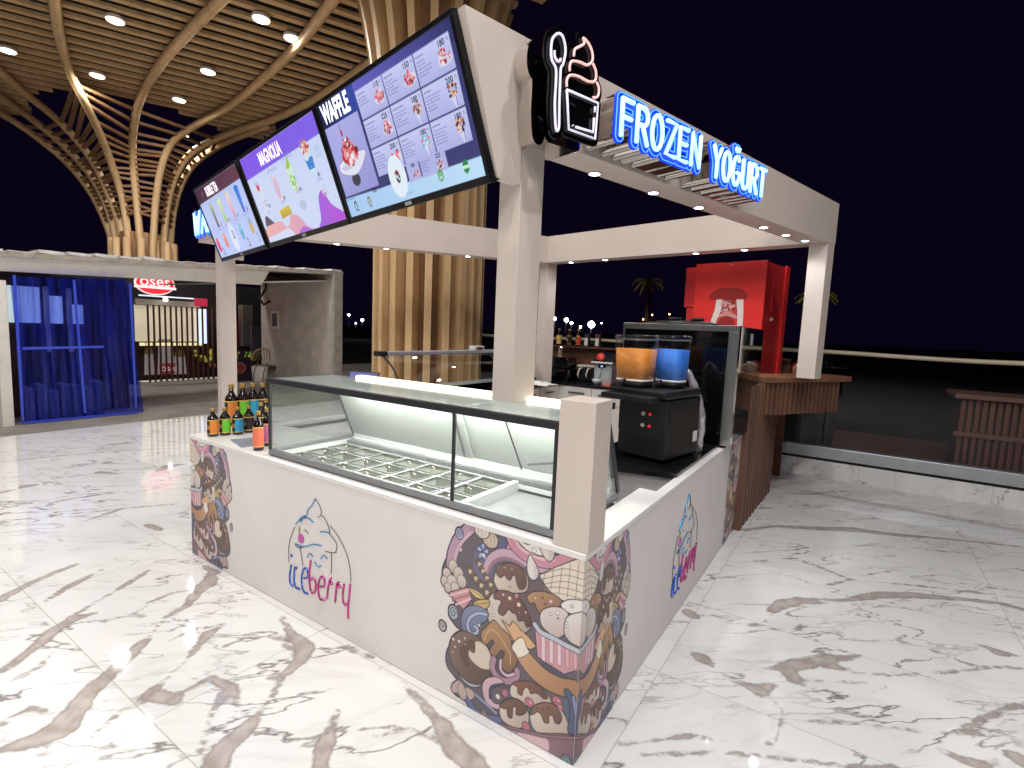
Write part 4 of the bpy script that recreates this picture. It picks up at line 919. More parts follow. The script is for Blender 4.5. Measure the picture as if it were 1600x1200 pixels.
# ================================================================== RIGHT WORKTOP with machines
ZW = .87
M_stone = mat('black_granite', '141416', .12, var=.3, scale=60)
wt = thing('black_worktop', 'black stone worktop on a grey cabinet inside the right side of the kiosk', 'worktop', (-.04, 1.30, 0))
MB().hexa([(-.62, -.16, ZW-.03), (.0, -.02, ZW-.03), (.0, 1.72, ZW-.03), (-.62, 1.72, ZW-.03)], [(-.62, -.16, ZW), (.0, -.02, ZW), (.0, 1.72, ZW), (-.62, 1.72, ZW)]).build('stone_top', M_stone, wt, bevel=.003)
MB().hexa([(-.6, -.13, 0), (-.015, .0, 0), (-.015, 1.7, 0), (-.6, 1.7, 0)], [(-.6, -.13, ZW-.031), (-.015, .0, ZW-.031), (-.015, 1.7, ZW-.031), (-.6, 1.7, ZW-.031)]).build('cabinet', mat('grey_cabinet', 'a9a8aa', .5, var=.03), wt)

# slush machine
M_bk = mat('black_plastic', '18181b', .42, var=.2, scale=14); M_clear = glass_mat('bowl_plastic', (.97, .97, .98), .06, .05)
sp0 = at_z(1037, 727, ZW)
a = at_z(972, 712, ZW); th = math.atan2(a.y-sp0.y, a.x-sp0.x)
SM = thing('slush_machine', 'black slush machine with one orange and one blue bowl on the worktop', 'slush machine', (sp0.x, sp0.y, ZW+.001), 0)
SMm = Matrix.Translation((sp0.x, sp0.y, ZW+.001)) @ Matrix.Rotation(th-math.pi, 4, 'Z'); SM.matrix_world = SMm
# local: x runs left-negative along the front, y goes back
wS, dS = .34, .46
body = MB().box(-wS, 0, 0, dS, .02, .40).build('body', M_bk, SM, bevel=.01)
m_ = MB()
for i in range(8): m_.box(-wS+.06, -.05, -.003, .001, .06+i*.014, .065+i*.014)
m_.build('front_vents', M_black, body)
m_ = MB()
for i in range(14): m_.box(-.001, .003, .06+i*.026, .068+i*.026, .06, .33)
m_.build('side_vents', mat('vent_brown', '3a302c', .5), body); MB().box(.003, .005, dS-.09, dS-.03, .1, .17).build('sticker', M_white, body)
for k, (zz) in enumerate((.30, .225)):
    kn = MB().lathe([(.012, 0), (.014, .004), (.012, .012), (.0001, .013)], seg=16).build('switch', M_white, body); kn.rotation_euler = (math.pi/2, 0, 0); kn.location = (-.16, -.001, zz)
    kn = MB().lathe([(.009, 0), (.009, .006), (.0001, .007)], seg=12).build('red_switch', emat('red_led', 'd02030', .9), body); kn.rotation_euler = (math.pi/2, 0, 0); kn.location = (-.115, -.001, zz)
MB().box(-wS-.02, .01, -.05, dS-.02, .405, .455).build('tray_top', M_bk, SM, bevel=.012); MB().box(-wS-.06, -.04, -.14, -.02, .385, .42).build('drip_tray', M_bk, SM, bevel=.008)
def bowl(cx, cy, c, lab, w, d, h=.30):
    b = thing('x', None, None); b.name = 'bowl'; b.parent = SM; b.location = (cx, cy, .457)
    del_ = []
    def rr(wx, wy, z, n=28, e=3.5): return [(math.copysign(abs(math.cos(q))**(2/e), math.cos(q))*wx, math.copysign(abs(math.sin(q))**(2/e), math.sin(q))*wy, z) for q in (2*math.pi*i/n for i in range(n))]
    def loft(secs, cap0=True, cap1=True):
        m_ = MB(); n = 28; vs = [v for s_ in secs for v in s_]; fs = [(i*n+k, i*n+(k+1) % n, (i+1)*n+(k+1) % n, (i+1)*n+k) for i in range(len(secs)-1) for k in range(n)]
        if cap0: fs.append(tuple(range(n-1, -1, -1)))
        if cap1: fs.append(tuple((len(secs)-1)*n+k for k in range(n)))
        return m_.add(vs, fs, True)
    loft([rr(w*.42, d*.42, .0), rr(w*.44, d*.44, .035)]).build('bowl_base', M_bk, b)
    loft([rr(w*.45, d*.45, .036), rr(w*.45, d*.45, .05)]).build('seal_ring', M_top, b)
    loft([rr(w*.43, d*.43, .051), rr(w*.47, d*.47, h*.45), rr(w*.49, d*.49, h*.80)]).build('slush', mat('slush_'+lab, c, .6, var=.12, scale=25, bump=.15), b)
    loft([rr(w*.445, d*.445, .05), rr(w*.485, d*.485, h*.45), rr(w*.505, d*.505, h*.80), rr(w*.515, d*.515, h)], False, False).build('bowl_wall', M_clear, b)
    loft([rr(w*.53, d*.53, h), rr(w*.54, d*.54, h+.012), rr(w*.50, d*.50, h+.03)]).build('bowl_lid', M_clear, b)
    m_ = MB()
    for k in range(9): m_.tube([(-w*.4, -d*.4+k*d*.1, h-.004), (w*.4, -d*.4+k*d*.1, h-.004)], .003, 5)
    m_.build('lid_ribs', mat('smoky_plastic', '6d7078', .25), b)
    return b
bowl(-.285, .075, 'ff9c3c', 'orange', .24, .22, .305); bowl(-.13, .27, '3a86f4', 'blue', .19, .2, .31)
for o_ in [x_ for x_ in bpy.data.objects if x_.parent == SM and x_.type == 'EMPTY']:
    pass
tp = MB(); tp.tube([(-.285, -.045, .5), (-.285, -.075, .5), (-.285, -.08, .46)], .012, 8); tp.build('tap', M_bk, SM); tp = MB(); tp.tube([(-.13, .13, .5), (-.13, .11, .5), (-.13, .10, .46)], .012, 8); tp.build('tap', M_bk, SM)

# plastic wrapped lever beside it
M_wrap = mat('crumpled_plastic', 'b9b2bd', .16, metal=.55, var=.35, scale=22, bump=1.0)
hp = [at_y(p[0], p[1], y_) for p, y_ in (((1068, 640), 2.02), ((1063, 600), 1.98), ((1066, 575), 1.95), ((1078, 588), 1.95), ((1090, 620), 1.95), ((1096, 655), 1.95), ((1092, 690), 1.97), ((1090, 702), 2.0))]
hp[-1].z = ZW+.004; P_ = smooth([tuple(p) for p in hp], 5); b0 = Vector(hp[-1])
wl = MB().tube([tuple(Vector(p)-b0) for p in P_], [.016+.012*min(1, i/20)+.003*math.sin(i*1.9) for i in range(len(P_))], 10).build('wrapped_lever', M_wrap, loc=tuple(b0)); tag(wl, 'curved lever wrapped in crumpled clear plastic with a pink foot, between the two black machines', 'lever')

# ice machine: black box with a broad steel frame
ym = 2.28; im0 = at_z(1138, 700, ZW)
IM = thing('ice_cream_machine', 'tall black glossy machine with a broad steel edge frame on the worktop', 'ice cream machine', (0, 0, 0))
PBR = Vector((im0.x+.0, im0.y+.05, ZW)); 
xR, yI, xL = PBR.x, PBR.y, None
ztI = at_y(1143, 509, yI).z; xL = at_y(975, 507, yI).x; 
IM.location = (xR, yI, ZW+.001); wI = xR-xL; hI = ztI-ZW; dI = 1.1
M_gloss = mat('gloss_black', '0b0b0e', .08, var=.2, coat=.5)
IB = MB().box(-wI, 0, .012, dI, .01, hI-.004).build('cabinet', M_gloss, IM, bevel=.004)
m_ = MB(); m_.box(-wI, 0, -.006, .02, hI-.045, hI); m_.box(-.072, 0, -.006, .02, 0, hI-.046); m_.build('steel_frame', M_steel, IM, bevel=.002)
MB().box(-wI, -wI+.012, -.006, .01, .3, hI-.046).build('steel_frame', M_steel, IM)
MB().box(-.001, .012, -.004, .018, 0, hI).build('steel_edge', M_chrome, IM); MB().box(-wI+.014, -.074, .0, .0115, .02, hI-.047).build('door', M_gloss, IM)
MB().box(.0005, .004, .48, .56, hI-.14, hI-.05).build('sticker', M_alu, IM)
MB().lathe([(.0001, 0), (.27, 0), (.27, .018), (.2, .026), (.2, .032), (.08, .036), (.0001, .036)], (-wI*.55, .3, hI-.003), 30, 1.1, .85).build('top_lid', M_bk, IM)
for x_ in (-wI*.62, -wI*.42): MB().lathe([(.03, 0), (.034, .02), (.026, .03), (.0001, .031)], (x_, .26, hI+.03), 14, 1.6, 1).build('lid_knob', M_bk, IM)

# tall red drinks fridge
yf = 4.5; fR = at_y(1200, 406, yf); zf = fR.z
FR = thing('drinks_fridge', 'tall bright red drinks fridge with a faded glass bottle picture on its front', 'fridge', (fR.x, yf, 0), math.radians(-11.2))
wF = .80
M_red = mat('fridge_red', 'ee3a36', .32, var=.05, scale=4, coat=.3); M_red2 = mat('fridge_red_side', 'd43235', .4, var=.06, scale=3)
MB().box(-wF, 0, 0, .03, .06, zf).build('front_panel', M_red, FR, bevel=.006)
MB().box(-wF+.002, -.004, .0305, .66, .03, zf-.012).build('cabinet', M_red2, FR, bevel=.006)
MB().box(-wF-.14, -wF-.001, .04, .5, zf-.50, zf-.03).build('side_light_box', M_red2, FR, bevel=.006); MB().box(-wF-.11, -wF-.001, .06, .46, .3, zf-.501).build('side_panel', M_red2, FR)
MB().box(-.003, .02, .56, .68, .06, zf+.0).build('door_edge', M_red, FR, bevel=.004); MB().box(-.003, .012, .2, .25, zf-.55, zf-.2).build('grip_recess', M_red, FR, bevel=.004)
MB().ball((.002, .25, zf-.62), .022, n=8, seg=12).build('lock', M_top, FR)
FP = Print(-.26, .26, 0, .62, .004)
def B_(pts, col, **k): FP.poly(smooth([(x, y) for x, y in pts], 6, True), col, 0, **k)
w_ = 'f4e0dc'
B_([(-.20,.40),(-.17,.46),(-.1,.50),(0,.51),(.1,.50),(.19,.46),(.21,.40),(.15,.385),(0,.38),(-.15,.385)], 'a92a2a')
FP.poly([(-.21,-.0),(-.17,.15),(-.135,.27),(-.125,.385),(-.05,.385),(-.06,.27),(-.10,.15),(-.15,.0)], w_, 0); FP.poly([(.14,-.0),(.13,.15),(.12,.27),(.10,.385),(.18,.385),(.19,.27),(.195,.15),(.20,.0)], w_, 0)
B_([(-.07,.22),(.0,.25),(.08,.24),(.12,.2),(.12,.17),(.0,.2),(-.08,.18)], 'e59a94'); B_([(-.10,0),(-.08,.1),(-.04,.17),(.05,.18),(.10,.1),(.11,0)], 'a8302c')
for i in range(34): FP.line([(rng.uniform(-.08, .1), rng.uniform(.22, .38))]*1+[(rng.uniform(-.08, .1), rng.uniform(.22, .38))], rng.uniform(.003, .012), ['e8a8a0', 'b83a34', 'f2d6d0', 'c95048'][i % 4])
o = FP.mesh('bottle_picture', vcol_mat('poster_print', rough=.4), FR, z=0); o.matrix_local = frame((-wF*.5+.0, -.0015, zf-.80), (1, 0, 0), (0, 0, 1))
# silver dome lid on the wing
p = at_y(1250, 572, 4.45); dm = MB().lathe([(.0001, 0), (.09, 0), (.1, .01), (.1, .06), (.11, .065), (.10, .10), (.07, .13), (.02, .145), (.0001, .146)], seg=24).build('steel_pot', M_chrome, loc=(.30, 4.42, 1.3155)); tag(dm, 'shiny steel pot standing on the walnut bar beside the corner post', 'pot')

# ================================================================== REAR COUNTER
ZR = .95
c0 = at_z(875, 597, ZR); l0_ = at_z(775, 610, ZR); 
RC = thing('rear_counter', 'white drawer cabinets under a black worktop along the back of the kiosk', 'counter', (c0.x, c0.y, 0))
MB().box(-.6, 1.6, -0, .6, ZR-.035, ZR).build('black_top', M_stone, RC, bevel=.003); MB().box(-.6, 0, -2.6, -.001, ZR-.035, ZR).build('black_top', M_stone, RC, bevel=.003)
M_cab = mat('cabinet_white', 'd3cfca', .45, var=.03)
MB().box(-.58, 1.6, .03, .6, .08, ZR-.036).build('cabinet_body', M_cab, RC); MB().box(-.58, -.03, -2.6, .029, .08, ZR-.036).build('cabinet_body', M_cab, RC)
for i in range(3):
    d_ = MB().box(.04+i*.45, .04+i*.45+.44, .012, .029, ZR-.26, ZR-.045).build('drawer', M_cab, RC, bevel=.003); MB().box(.04+i*.45+.1, .04+i*.45+.34, -.012, .0, ZR-.13, ZR-.115).build('handle', M_black, d_)
    MB().box(.04+i*.45, .04+i*.45+.44, .012, .029, .1, ZR-.27).build('cupboard_door', M_cab, RC, bevel=.003)
for i in range(5):
    d_ = MB().box(-.029, -.012, -.5-i*.5, -.03-i*.5, ZR-.26, ZR-.045).build('drawer', M_cab, RC, bevel=.003); MB().box(0, .012, -.38-i*.5, -.15-i*.5, ZR-.13, ZR-.115).build('handle', M_black, d_)
    MB().box(-.029, -.012, -.5-i*.5, -.03-i*.5, .1, ZR-.27).build('cupboard_door', M_cab, RC, bevel=.003)
M_bb = wood('brown_board', '6b4330', '4c2f22', (1, 1, 4), .5, 3)
yb = c0.y+.62
BB = thing('back_ledge', 'brown wooden back wall with a narrow ledge carrying bottles', 'back wall', (0, yb, 0))
zl = at_y(900, 541, yb-.05).z
MB().box(-4.2, .1, 0, .04, 0, zl-.02).build('board', M_bb, BB); MB().box(-4.2, .1, -.12, .06, zl-.02, zl).build('ledge', M_bb, BB, bevel=.003)
for i, (px, c, lb) in enumerate([(873, 'gold', 'clear yellow labelled bottle on the back ledge, left of three'), (889, 'dark', 'dark bottle with a round emblem on the back ledge, middle of three'), (903, 'red', 'dark red labelled bottle on the back ledge, right of three'), (828, 'pink', 'pink labelled bottle on the back ledge just beside the big post'), (836, 'blue', 'blue labelled bottle on the back ledge next to the rear post')]):
    q_ = at_y(px, 541, yb-.06); bottle(c, 'dark' if i else 'gold', lb, q_.x, yb-.06, zl+.001, .25, 1.3, 'bottles on the back ledge', emblem=True)
def on_ledge(px, w, h, col, name, label, cat):
    q_ = at_y(px, 541, yb-.06); m_ = MB().box(-w/2, w/2, 0, .06, 0, h); o = m_.build(name, col, loc=(q_.x, yb-.09, zl+.001), bevel=.004); return o
on_b = on_ledge(917, .07, .19, mat('dark_box', '2b2320', .5), 'dark_canister', 0, 0); tag(on_b, 'dark square canister with white tag on the back ledge, left one', 'canister', 'square canisters on the ledge')
MB().box(-.028, .022, -.004, -.001, .02, .13).build('tag', M_white, on_b)
on_c = on_ledge(934, .07, .19, mat('brown_box', '5a3a2a', .5), 'brown_canister', 0, 0); tag(on_c, 'brown square canister with white tag on the back ledge, right one', 'canister', 'square canisters on the ledge'); MB().box(-.028, .022, -.004, -.001, .02, .13).build('tag', M_white, on_c)
# socket
q_ = at_y(839, 572, yb-.001); sk = thing('wall_socket', 'white double wall socket on the brown back board by the rear post', 'socket', (q_.x, yb-.0, q_.z)); MB().box(-.04, .04, -.014, -.001, -.07, .07).build('plate', M_white, sk, bevel=.003); MB().lathe([(.018, 0), (.014, .003)], seg=14).build('outlet', M_rail, sk).matrix_local = frame((0, -.016, .02), (1, 0, 0), (0, 0, 1))
# cup sealing machine
q_ = at_z(936, 601, ZR); SE = thing('cup_sealer', 'silver cup sealing machine with a red round badge on the rear worktop', 'cup sealer', (q_.x, q_.y+.1, ZR+.001), .1)
MB().box(-.13, .13, 0, .3, .0, .30).build('body', M_alu, SE, bevel=.01); MB().box(-.10, .10, -.004, 0.0, .02, .27).build('front_plate', mat('pale_plate', 'c9cdd2', .3, metal=.4), SE)
MB().hexa([(-.15, -.06, .30), (.15, -.06, .30), (.15, .3, .30), (-.15, .3, .30)], [(-.14, -.0, .34), (.14, -.0, .34), (.12, .28, .44), (-.12, .28, .44)]).build('hood', M_rail, SE, bevel=.006)
MB().hexa([(-.155, -.065, .293), (.155, -.065, .293), (.155, -.04, .293), (-.155, -.04, .293)], [(-.155, -.065, .312), (.155, -.065, .312), (.155, -.04, .312), (-.155, -.04, .312)]).build('hood_trim', M_top, SE)
MB().lathe([(.055, 0), (.055, .02), (.0001, .022)], seg=22).build('badge', mat('red_badge', 'e2463e', .4), SE).matrix_local = frame((-.03, -.03, .375), (1, 0, 0), (0, .35, 1))
dsp = MB().box(-.07, .04, -.012, -.004, .225, .275).build('display', M_rail, SE); text_mb('88', .03, -.03, .238, 0, bold=.004).build('digits', emat('cyan_digits', '9fd8ff', 2), dsp, fix=False).matrix_local = frame((0, -.013, 0), (1, 0, 0), (0, 0, 1))
MB().lathe([(.045, 0), (.06, .05), (.062, .07)], (-.06, -.07, 0), 20).build('cup', mat('milky_cup', 'd9dde2', .2), SE); MB().tube([(-.04, -.05, .05), (-.02, -.02, .16), (-.02, -.008, .22)], .006, 6).build('spout', M_steel, SE); MB().box(.04, .15, -.12, -.08, 0, .03).build('foot_bar', mat('pink_bar', 'e08a7c', .5), SE)
# toaster-like black grills with pale handles
for i, (px, py, lb) in enumerate([(903, 596, 'black waffle iron with cream handle on the rear worktop, left one'), (916, 597, 'black waffle iron with cream handle on the rear worktop, right one')]):
    q_ = at_z(px, py, ZR); t_ = thing('waffle_iron', lb, 'waffle iron', (q_.x, q_.y+.1, ZR+.001), 0, 'waffle irons on the rear worktop')
    MB().box(-.07, .07, 0, .3, 0, .2).build('body', M_bk, t_, bevel=.012); MB().box(-.075, .075, -.01, .3, .205, .235).build('lid', mat('pale_lid', 'c9c4b4', .4), t_, bevel=.006); MB().tube([(-.03, -.03, .04), (-.035, -.05, .1), (-.02, -.03, .18), (.0, .0, .19)], .012, 8).build('handle', mat('cream_handle', 'e6dcc4', .4), t_)
# coffee grinder like dark machine behind, with chrome jug
q_ = at_y(878, 560, yb-.25); cm = thing('dark_coffee_machine', 'low dark machine with a chrome jug standing behind the cloth on the rear worktop', 'coffee machine', (q_.x, yb-.42, ZR+.001))
MB().box(-.2, .2, 0, .3, 0, .16).build('body', M_gloss, cm, bevel=.01); MB().box(-.22, .18, .05, .3, .165, .33).build('upper_body', M_gloss, cm, bevel=.02); MB().lathe([(.0001, .0), (.05, 0), (.055, .02), (.045, .14), (.05, .16)], (.06, .02, .33), 20).build('jug', M_chrome, cm); MB().tube([(-.1, -.03, .12), (-.1, -.08, .12), (-.12, -.1, .02)], .008, 6).build('steam_pipe', M_chrome, cm)
# crumpled cloths and papers
def cloth(name, label, x, y, z, w, d, h, m, seed, sag=0):
    n = 26; r_ = np.random.default_rng(seed); vs = []
    ph = r_.uniform(0, 6.28, (6, 2)); fr_ = r_.uniform(2, 9, (6, 2))
    for j in range(n+1):
        for i in range(n+1):
            u, v = i/n-.5, j/n-.5; rr_ = math.hypot(u, v)*2
            hh = sum(abs(math.sin(fr_[k, 0]*u*2+ph[k, 0]+fr_[k, 1]*v*2)) for k in range(6))/6
            e_ = max(0, 1-rr_**3*.9) if rr_ < 1 else .05
            vs.append((u*w*(1+.1*math.sin(7*v+seed)), v*d*(1+.1*math.sin(8*u+seed)), .004+h*hh*e_))
    m_ = MB(); m_.add(vs, [(j*(n+1)+i, j*(n+1)+i+1, (j+1)*(n+1)+i+1, (j+1)*(n+1)+i) for j in range(n) for i in range(n)], True); o = m_.build(name, m, loc=(x, y, z), fix=False)
    so = o.modifiers.new('thick', 'SOLIDIFY'); so.thickness = .004; so.offset = 1; tag(o, label, 'cloth'); return o
q_ = at_z(862, 590, ZR); cloth('crumpled_cloth', 'crumpled white and grey cloth heaped at the rear worktop corner', q_.x, q_.y, ZR+.001, .5, .4, .16, mat('cloth_white', 'd5d8da', .8, var=.25, scale=9), 3)
q_ = at_z(845, 601, ZR); cloth('folded_towel', 'flat folded white towel in front of the crumpled cloth', q_.x-.04, q_.y-.02, ZR+.001, .42, .3, .05, mat('cloth_cream', 'e2e2dc', .8, var=.1, scale=9), 5)
q_ = at_z(826, 596, ZR); t_ = thing('fruit_bowl', 'small bowl with orange fruit half hidden by the big post', 'bowl', (q_.x, q_.y+.15, ZR+.001)); MB().lathe([(.04, 0), (.09, .04), (.1, .06), (.095, .06), (.08, .03), (.0001, .012)], seg=22).build('bowl', M_rail, t_); [MB().ball((.04*math.cos(k*2.1), .04*math.sin(k*2.1), .07), .036, n=8, seg=12).build('fruit', mat('orange_fruit', 'd9823a', .5), t_) for k in range(3)]
# curved glass cake display on the far left leg
cdx = -3.1
CD = thing('curved_cake_display', 'low curved glass cake display with a pale blue top rail behind the front case', 'display case', (cdx, 1.85, ZR+.0))
z_ = at_x(590, 556, cdx).z-ZR; y2_ = 1.75
prof = [(0, .0), (.10, .16), (.2, .30), (.34, z_)]
for (ya, yb_) in ((0, y2_*.98), (y2_, y2_+.9)):
    vs = []; P_ = smooth([(p[0], p[1], 0) for p in prof], 4)
    for p in P_: vs += [(-p[0]+.3, ya, p[1]), (-p[0]+.3, yb_, p[1])]
    MB().add(vs, [(2*i, 2*i+1, 2*i+3, 2*i+2) for i in range(len(P_)-1)], True).build('curved_glass', G, CD, fix=False)
for ya in (0, y2_, y2_+.9):
    MB().tube([(-p[0]+.3, ya, p[1]) for p in smooth([(p[0], p[1], 0) for p in prof], 4)], .009, 8).build('glass_edge', M_rail, CD)
MB().box(-.12, -.02, .05, 2.6, z_-.005, z_+.035).build('top_rail', mat('pale_blue_rail', 'b3bac6', .35, metal=.3), CD, bevel=.008); MB().box(-.125, -.015, -.04, .05, z_-.01, z_+.04).build('rail_cap', M_rail, CD, bevel=.006)
MB().box(-.45, .3, 0, 2.66, -.12, .0).build('base', M_alu, CD); MB().box(-.44, .29, 0.01, 2.65, -.95, -.121).build('cabinet', M_cab, CD)
q_ = at_x(752, 542, cdx-.0); pr = MB().box(-.05, .05, -.09, .09, 0, .05).build('label_printer', M_white, loc=(cdx-.07, q_.y, ZR+z_+.036), bevel=.006); tag(pr, 'small white printer box standing on the pale blue rail', 'printer'); MB().box(.0502, .053, -.06, .06, .01, .035).build('slot', M_rail, pr)
# tablet lying behind the case
q_ = at_x(578, 583, -2.4); tb = thing('tablet', 'tablet with a blue lit screen standing behind the front case', 'tablet', (q_.x, q_.y-.12, q_.z-.14), .3)
MB().hexa([(-.13, 0, 0), (.13, 0, 0), (.13, .012, 0), (-.13, .012, 0)], [(-.13, .1, .15), (.13, .1, .15), (.13, .112, .15), (-.13, .112, .15)]).build('case', M_rail, tb)
MB().add([(-.12, .004, .01), (.12, .004, .01), (.12, .092, .142), (-.12, .092, .142)], [(0, 1, 2, 3)]).build('screen', emat('tablet_blue', '5a5c98', .35), tb, fix=False)
# ================================================================== MENU SCREENS
SV = vcol_mat('screen_picture', emit=.92, rough=.15)
vup = (TR-BR).normalized(); xr = -tu
def e_txt(c, s=1.0): return emat('screen_ink_'+c, c, s)
M_bz = mat('screen_bezel', '121216', .3, var=.1)
def screen(u0, u1, label, painter, hgt=.675):
    w = u1-u0; org = BR+tu*u1-vup*.0
    M = frame(org, xr, vup); t = thing('menu_screen', label, 'screen', M=M, group='menu screens in a row over the counter')
    b = .022
    m_ = MB(); m_.box(0, w, 0, b+.012, -.03, .006); m_.box(0, w, hgt-b, hgt, -.03, .006); m_.box(0, b, b+.012, hgt-b, -.03, .006); m_.box(w-b, w, b+.012, hgt-b, -.03, .006); m_.build('bezel', M_bz, t, bevel=.002)
    MB().box(.004, w-.004, .004, hgt-.004, -.055, -.0305).build('back_cover', M_bz, t)
    P = Print(b, w-b, b+.012, hgt-b, .0035, 'c4ccf6'); W_, H_ = w-2*b, hgt-2*b-.012
    txt = painter(P, b, b+.012, W_, H_)
    P.mesh('display', SV, t, z=.0)
    for c, s_, items in txt:
        if c in ('15182c', '2a2c48'):
            for it in items: text_mb(*it[:4], z=.0012, **(it[4] if len(it) > 4 else {})).build('price_writing', e_txt(c, s_), t, fix=False)
            continue
        mb = MB()
        for it in items: text_mb(*it[:4], z=.0012, mb=mb, **(it[4] if len(it) > 4 else {}))
        mb.build('screen_writing', e_txt(c, s_), t, fix=False)
    MB().box(w*.5-.03, w*.5+.03, .008, .026, .0062, .0075).build('badge', M_alu, t); return t
def food(P, u, v, r, cols, n=26, sq=.8, seed=1):
    r_ = np.random.default_rng(seed)
    for _ in range(n):
        a, d = r_.uniform(0, 6.28), r*math.sqrt(r_.uniform(0, 1)); P.ell(u+d*math.cos(a), v+d*sq*math.sin(a), r*r_.uniform(.12, .32), r*r_.uniform(.12, .3), cols[int(r_.integers(len(cols)))], 0, n=9)
RED = ['c23a4a', 'e4606a', 'f6e6e6', '7a2a30', 'd8848a', 'f0a0a0']; CHOC = ['6a3230', '3a2030', 'c28a60', 'f0d8c0', 'b05048', 'e8b060']
def scrib(P, u, v, w, n, c='8d92bd', seed=1, dv=.014):
    r_ = np.random.default_rng(seed)
    for k in range(n):
        x = u; L = w*r_.uniform(.45, 1)
        while x < u+L:
            s_ = r_.uniform(.008, .024); P.line([(x, v-k*dv), (min(x+s_, u+L), v-k*dv)], .004, c); x += s_+.007
def paint3(P, u, v, w, h):
    P.poly([(0, 0), (2, 0), (2, 1), (0, 1)], '3f4076', 0); P.poly([(u, v+h*.80), (u+w*.33, v+h*.8), (u+w*.33, v+h), (u, v+h)], '1e2340', 0, shade=(1, .2, '3a4fa8'))
    P.poly([(u+w*.33, v+h*.86), (u+w, v+h*.86), (u+w, v+h), (u+w*.33, v+h)], '6a68c8', 0, shade=(1, 0, '34346a'))
    P.poly([(u+.01, v+h*.19), (u+w*.315, v+h*.19), (u+w*.315, v+h*.80), (u+.01, v+h*.80)], 'b4b6ee', 0, shade=(.2, -1, '9a9ada'))
    P.poly([(u, v), (u+w, v), (u+w, v+h*.135), (u+w*.52, v+h*.135), (u+w*.44, v+h*.16), (u+w*.33, v+h*.16), (u, v+h*.175)], 'a9cdf4', 0, shade=(1, .2, 'c2e4ff'))
    cx, cy = u+w*.155, v+h*.44
    P.ell(cx-.01, cy-.085, .045, .035, '3c3a46'); P.poly(smooth([(cx-.14, cy-.03), (cx+.02, cy-.06), (cx+.15, cy+.01), (cx+.13, cy+.045), (cx-.12, cy+.03)], 5, True), 'e6e6fa', .003, '45487c')
    for k in range(5): P.line([(cx-.125+k*.018, cy+.0+k*.002), (cx-.09+k*.018, cy-.02)], .003, '5a5c90')
    food(P, cx+.005, cy+.055, .085, RED, 60, .6, 3); food(P, cx+.005, cy+.105, .045, RED, 30, .7, 4); P.line([(cx-.02, cy+.17), (cx-.03, cy+.25)], .0035, '5a3050'); P.ell(cx-.02, cy+.165, .010, .018, 'c02840')
    it = []
    pr = [['110', '150', '180'], ['225', '180', '200'], ['200', '180', '180']]
    cw = w*.215; ch = h*.218; x0 = u+w*.335
    for r_ in range(3):
        for c in range(3):
            a, b_ = x0+c*cw, v+h*.945-(r_+1)*(ch+.008)+(0 if c else -.0); 
            a1, b1 = a+cw-.008, b_+ch
            P.poly([(a, b_), (a1, b_), (a1, b1), (a, b1)], 'b4b9ec', 0, shade=(0, 1, 'ccd2fa'))
            scrib(P, a+.012, b1-.022, cw*.35, 1, '4a4c88', r_*9+c); scrib(P, a+.012, b1-.042, cw*.42, 5 if c or r_ else 3, '8085b8', r_*7+c+1)
            fx, fy = a+cw*.76, b_+ch*.42
            if r_ == 0 or c == 0: P.ell(fx, fy-.01, .05, .022, 'd6daf6'); food(P, fx, fy+.005, .038, RED, 26, .75, r_*3+c)
            else: P.poly([(fx-.025, fy), (fx+.03, fy), (fx+.015, b_+.004), (fx+.0, b_+.004)], 'd8dcfa', 0); P.line([(fx+.016, fy-.01), (fx+.012, b_+.01)], .005, '6a50b8'); food(P, fx, fy+.018, .032, CHOC if (r_, c) != (2, 1) else ['7ac8e0', 'e06a78', 'e8e8ff', '70b8a8'], 26, .9, r_*3+c)
            it.append((pr[r_][c], .034, a1-.085, b1-.034, dict(bold=.02))); it.append(('TL', .017, a1-.024, b1-.026))
    for k, (a, p_) in enumerate([(x0+cw*.98, '180'), (x0+cw*1.42, '225')]):
        P.poly([(a, v+h*.12), (a+cw*(.4 if k == 0 else .78), v+h*.13), (a+cw*(.4 if k == 0 else .78), v+h*.262), (a, v+h*.262)], 'b6baec', 0); food(P, a+cw*(.25 if k == 0 else .58), v+h*.17, .025, RED+CHOC, 20, .8, 40+k); it.append((p_, .026, a+cw*(.14 if k == 0 else .5), v+h*.226, dict(bold=.02)))
        if k: scrib(P, a+.01, v+h*.235, cw*.3, 4, '7a80b4', 50)
    P.ell(u+w*.47, v+h*.20, .078, .105, 'e8f4ff'); P.poly([(u+w*.45, v+h*.225), (u+w*.47, v+h*.26), (u+w*.49, v+h*.225)], 'b03038', 0); P.ell(u+w*.472, v+h*.19, .019, .026, '3a3038'); P.ell(u+w*.468, v+h*.2, .009, .009, 'e8f4ff'); P.ell(u+w*.478, v+h*.178, .006, .006, 'e8f4ff')
    for fx, c in ((.75, '5aa860'), (.905, '2c8a4a')):
        a, b_ = u+w*fx, v+h*.10; P.poly([(a+.026*math.sin(q)*.9, b_+.032*math.cos(q)) for q in (2*math.pi*k/6 for k in range(6))], c, 0)
        if fx < .8: P.ell(a, b_-.004, .015, .017, 'bfe0d0', .002, lc='5aa860'); P.line([(a-.012, b_), (a+.012, b_+.002)], .008, '5aa860')
        else: P.line([(a-.018, b_-.001), (a+.018, b_-.001)], .014, 'd8f0e0')
    for fx, c in ((.075, '2a3a50'), (.20, '6a7a68')):
        a, b_ = u+w*fx, v+h*.085; P.ell(a, b_, .018, .030, c); P.ell(a, b_-.002, .010, .021, 'b4d6f6'); P.line([(a+.012, b_-.02), (a+.018, b_-.028)], .006, c)
        if fx > .1: P.ell(a, b_-.002, .006, .012, 'c8b890')
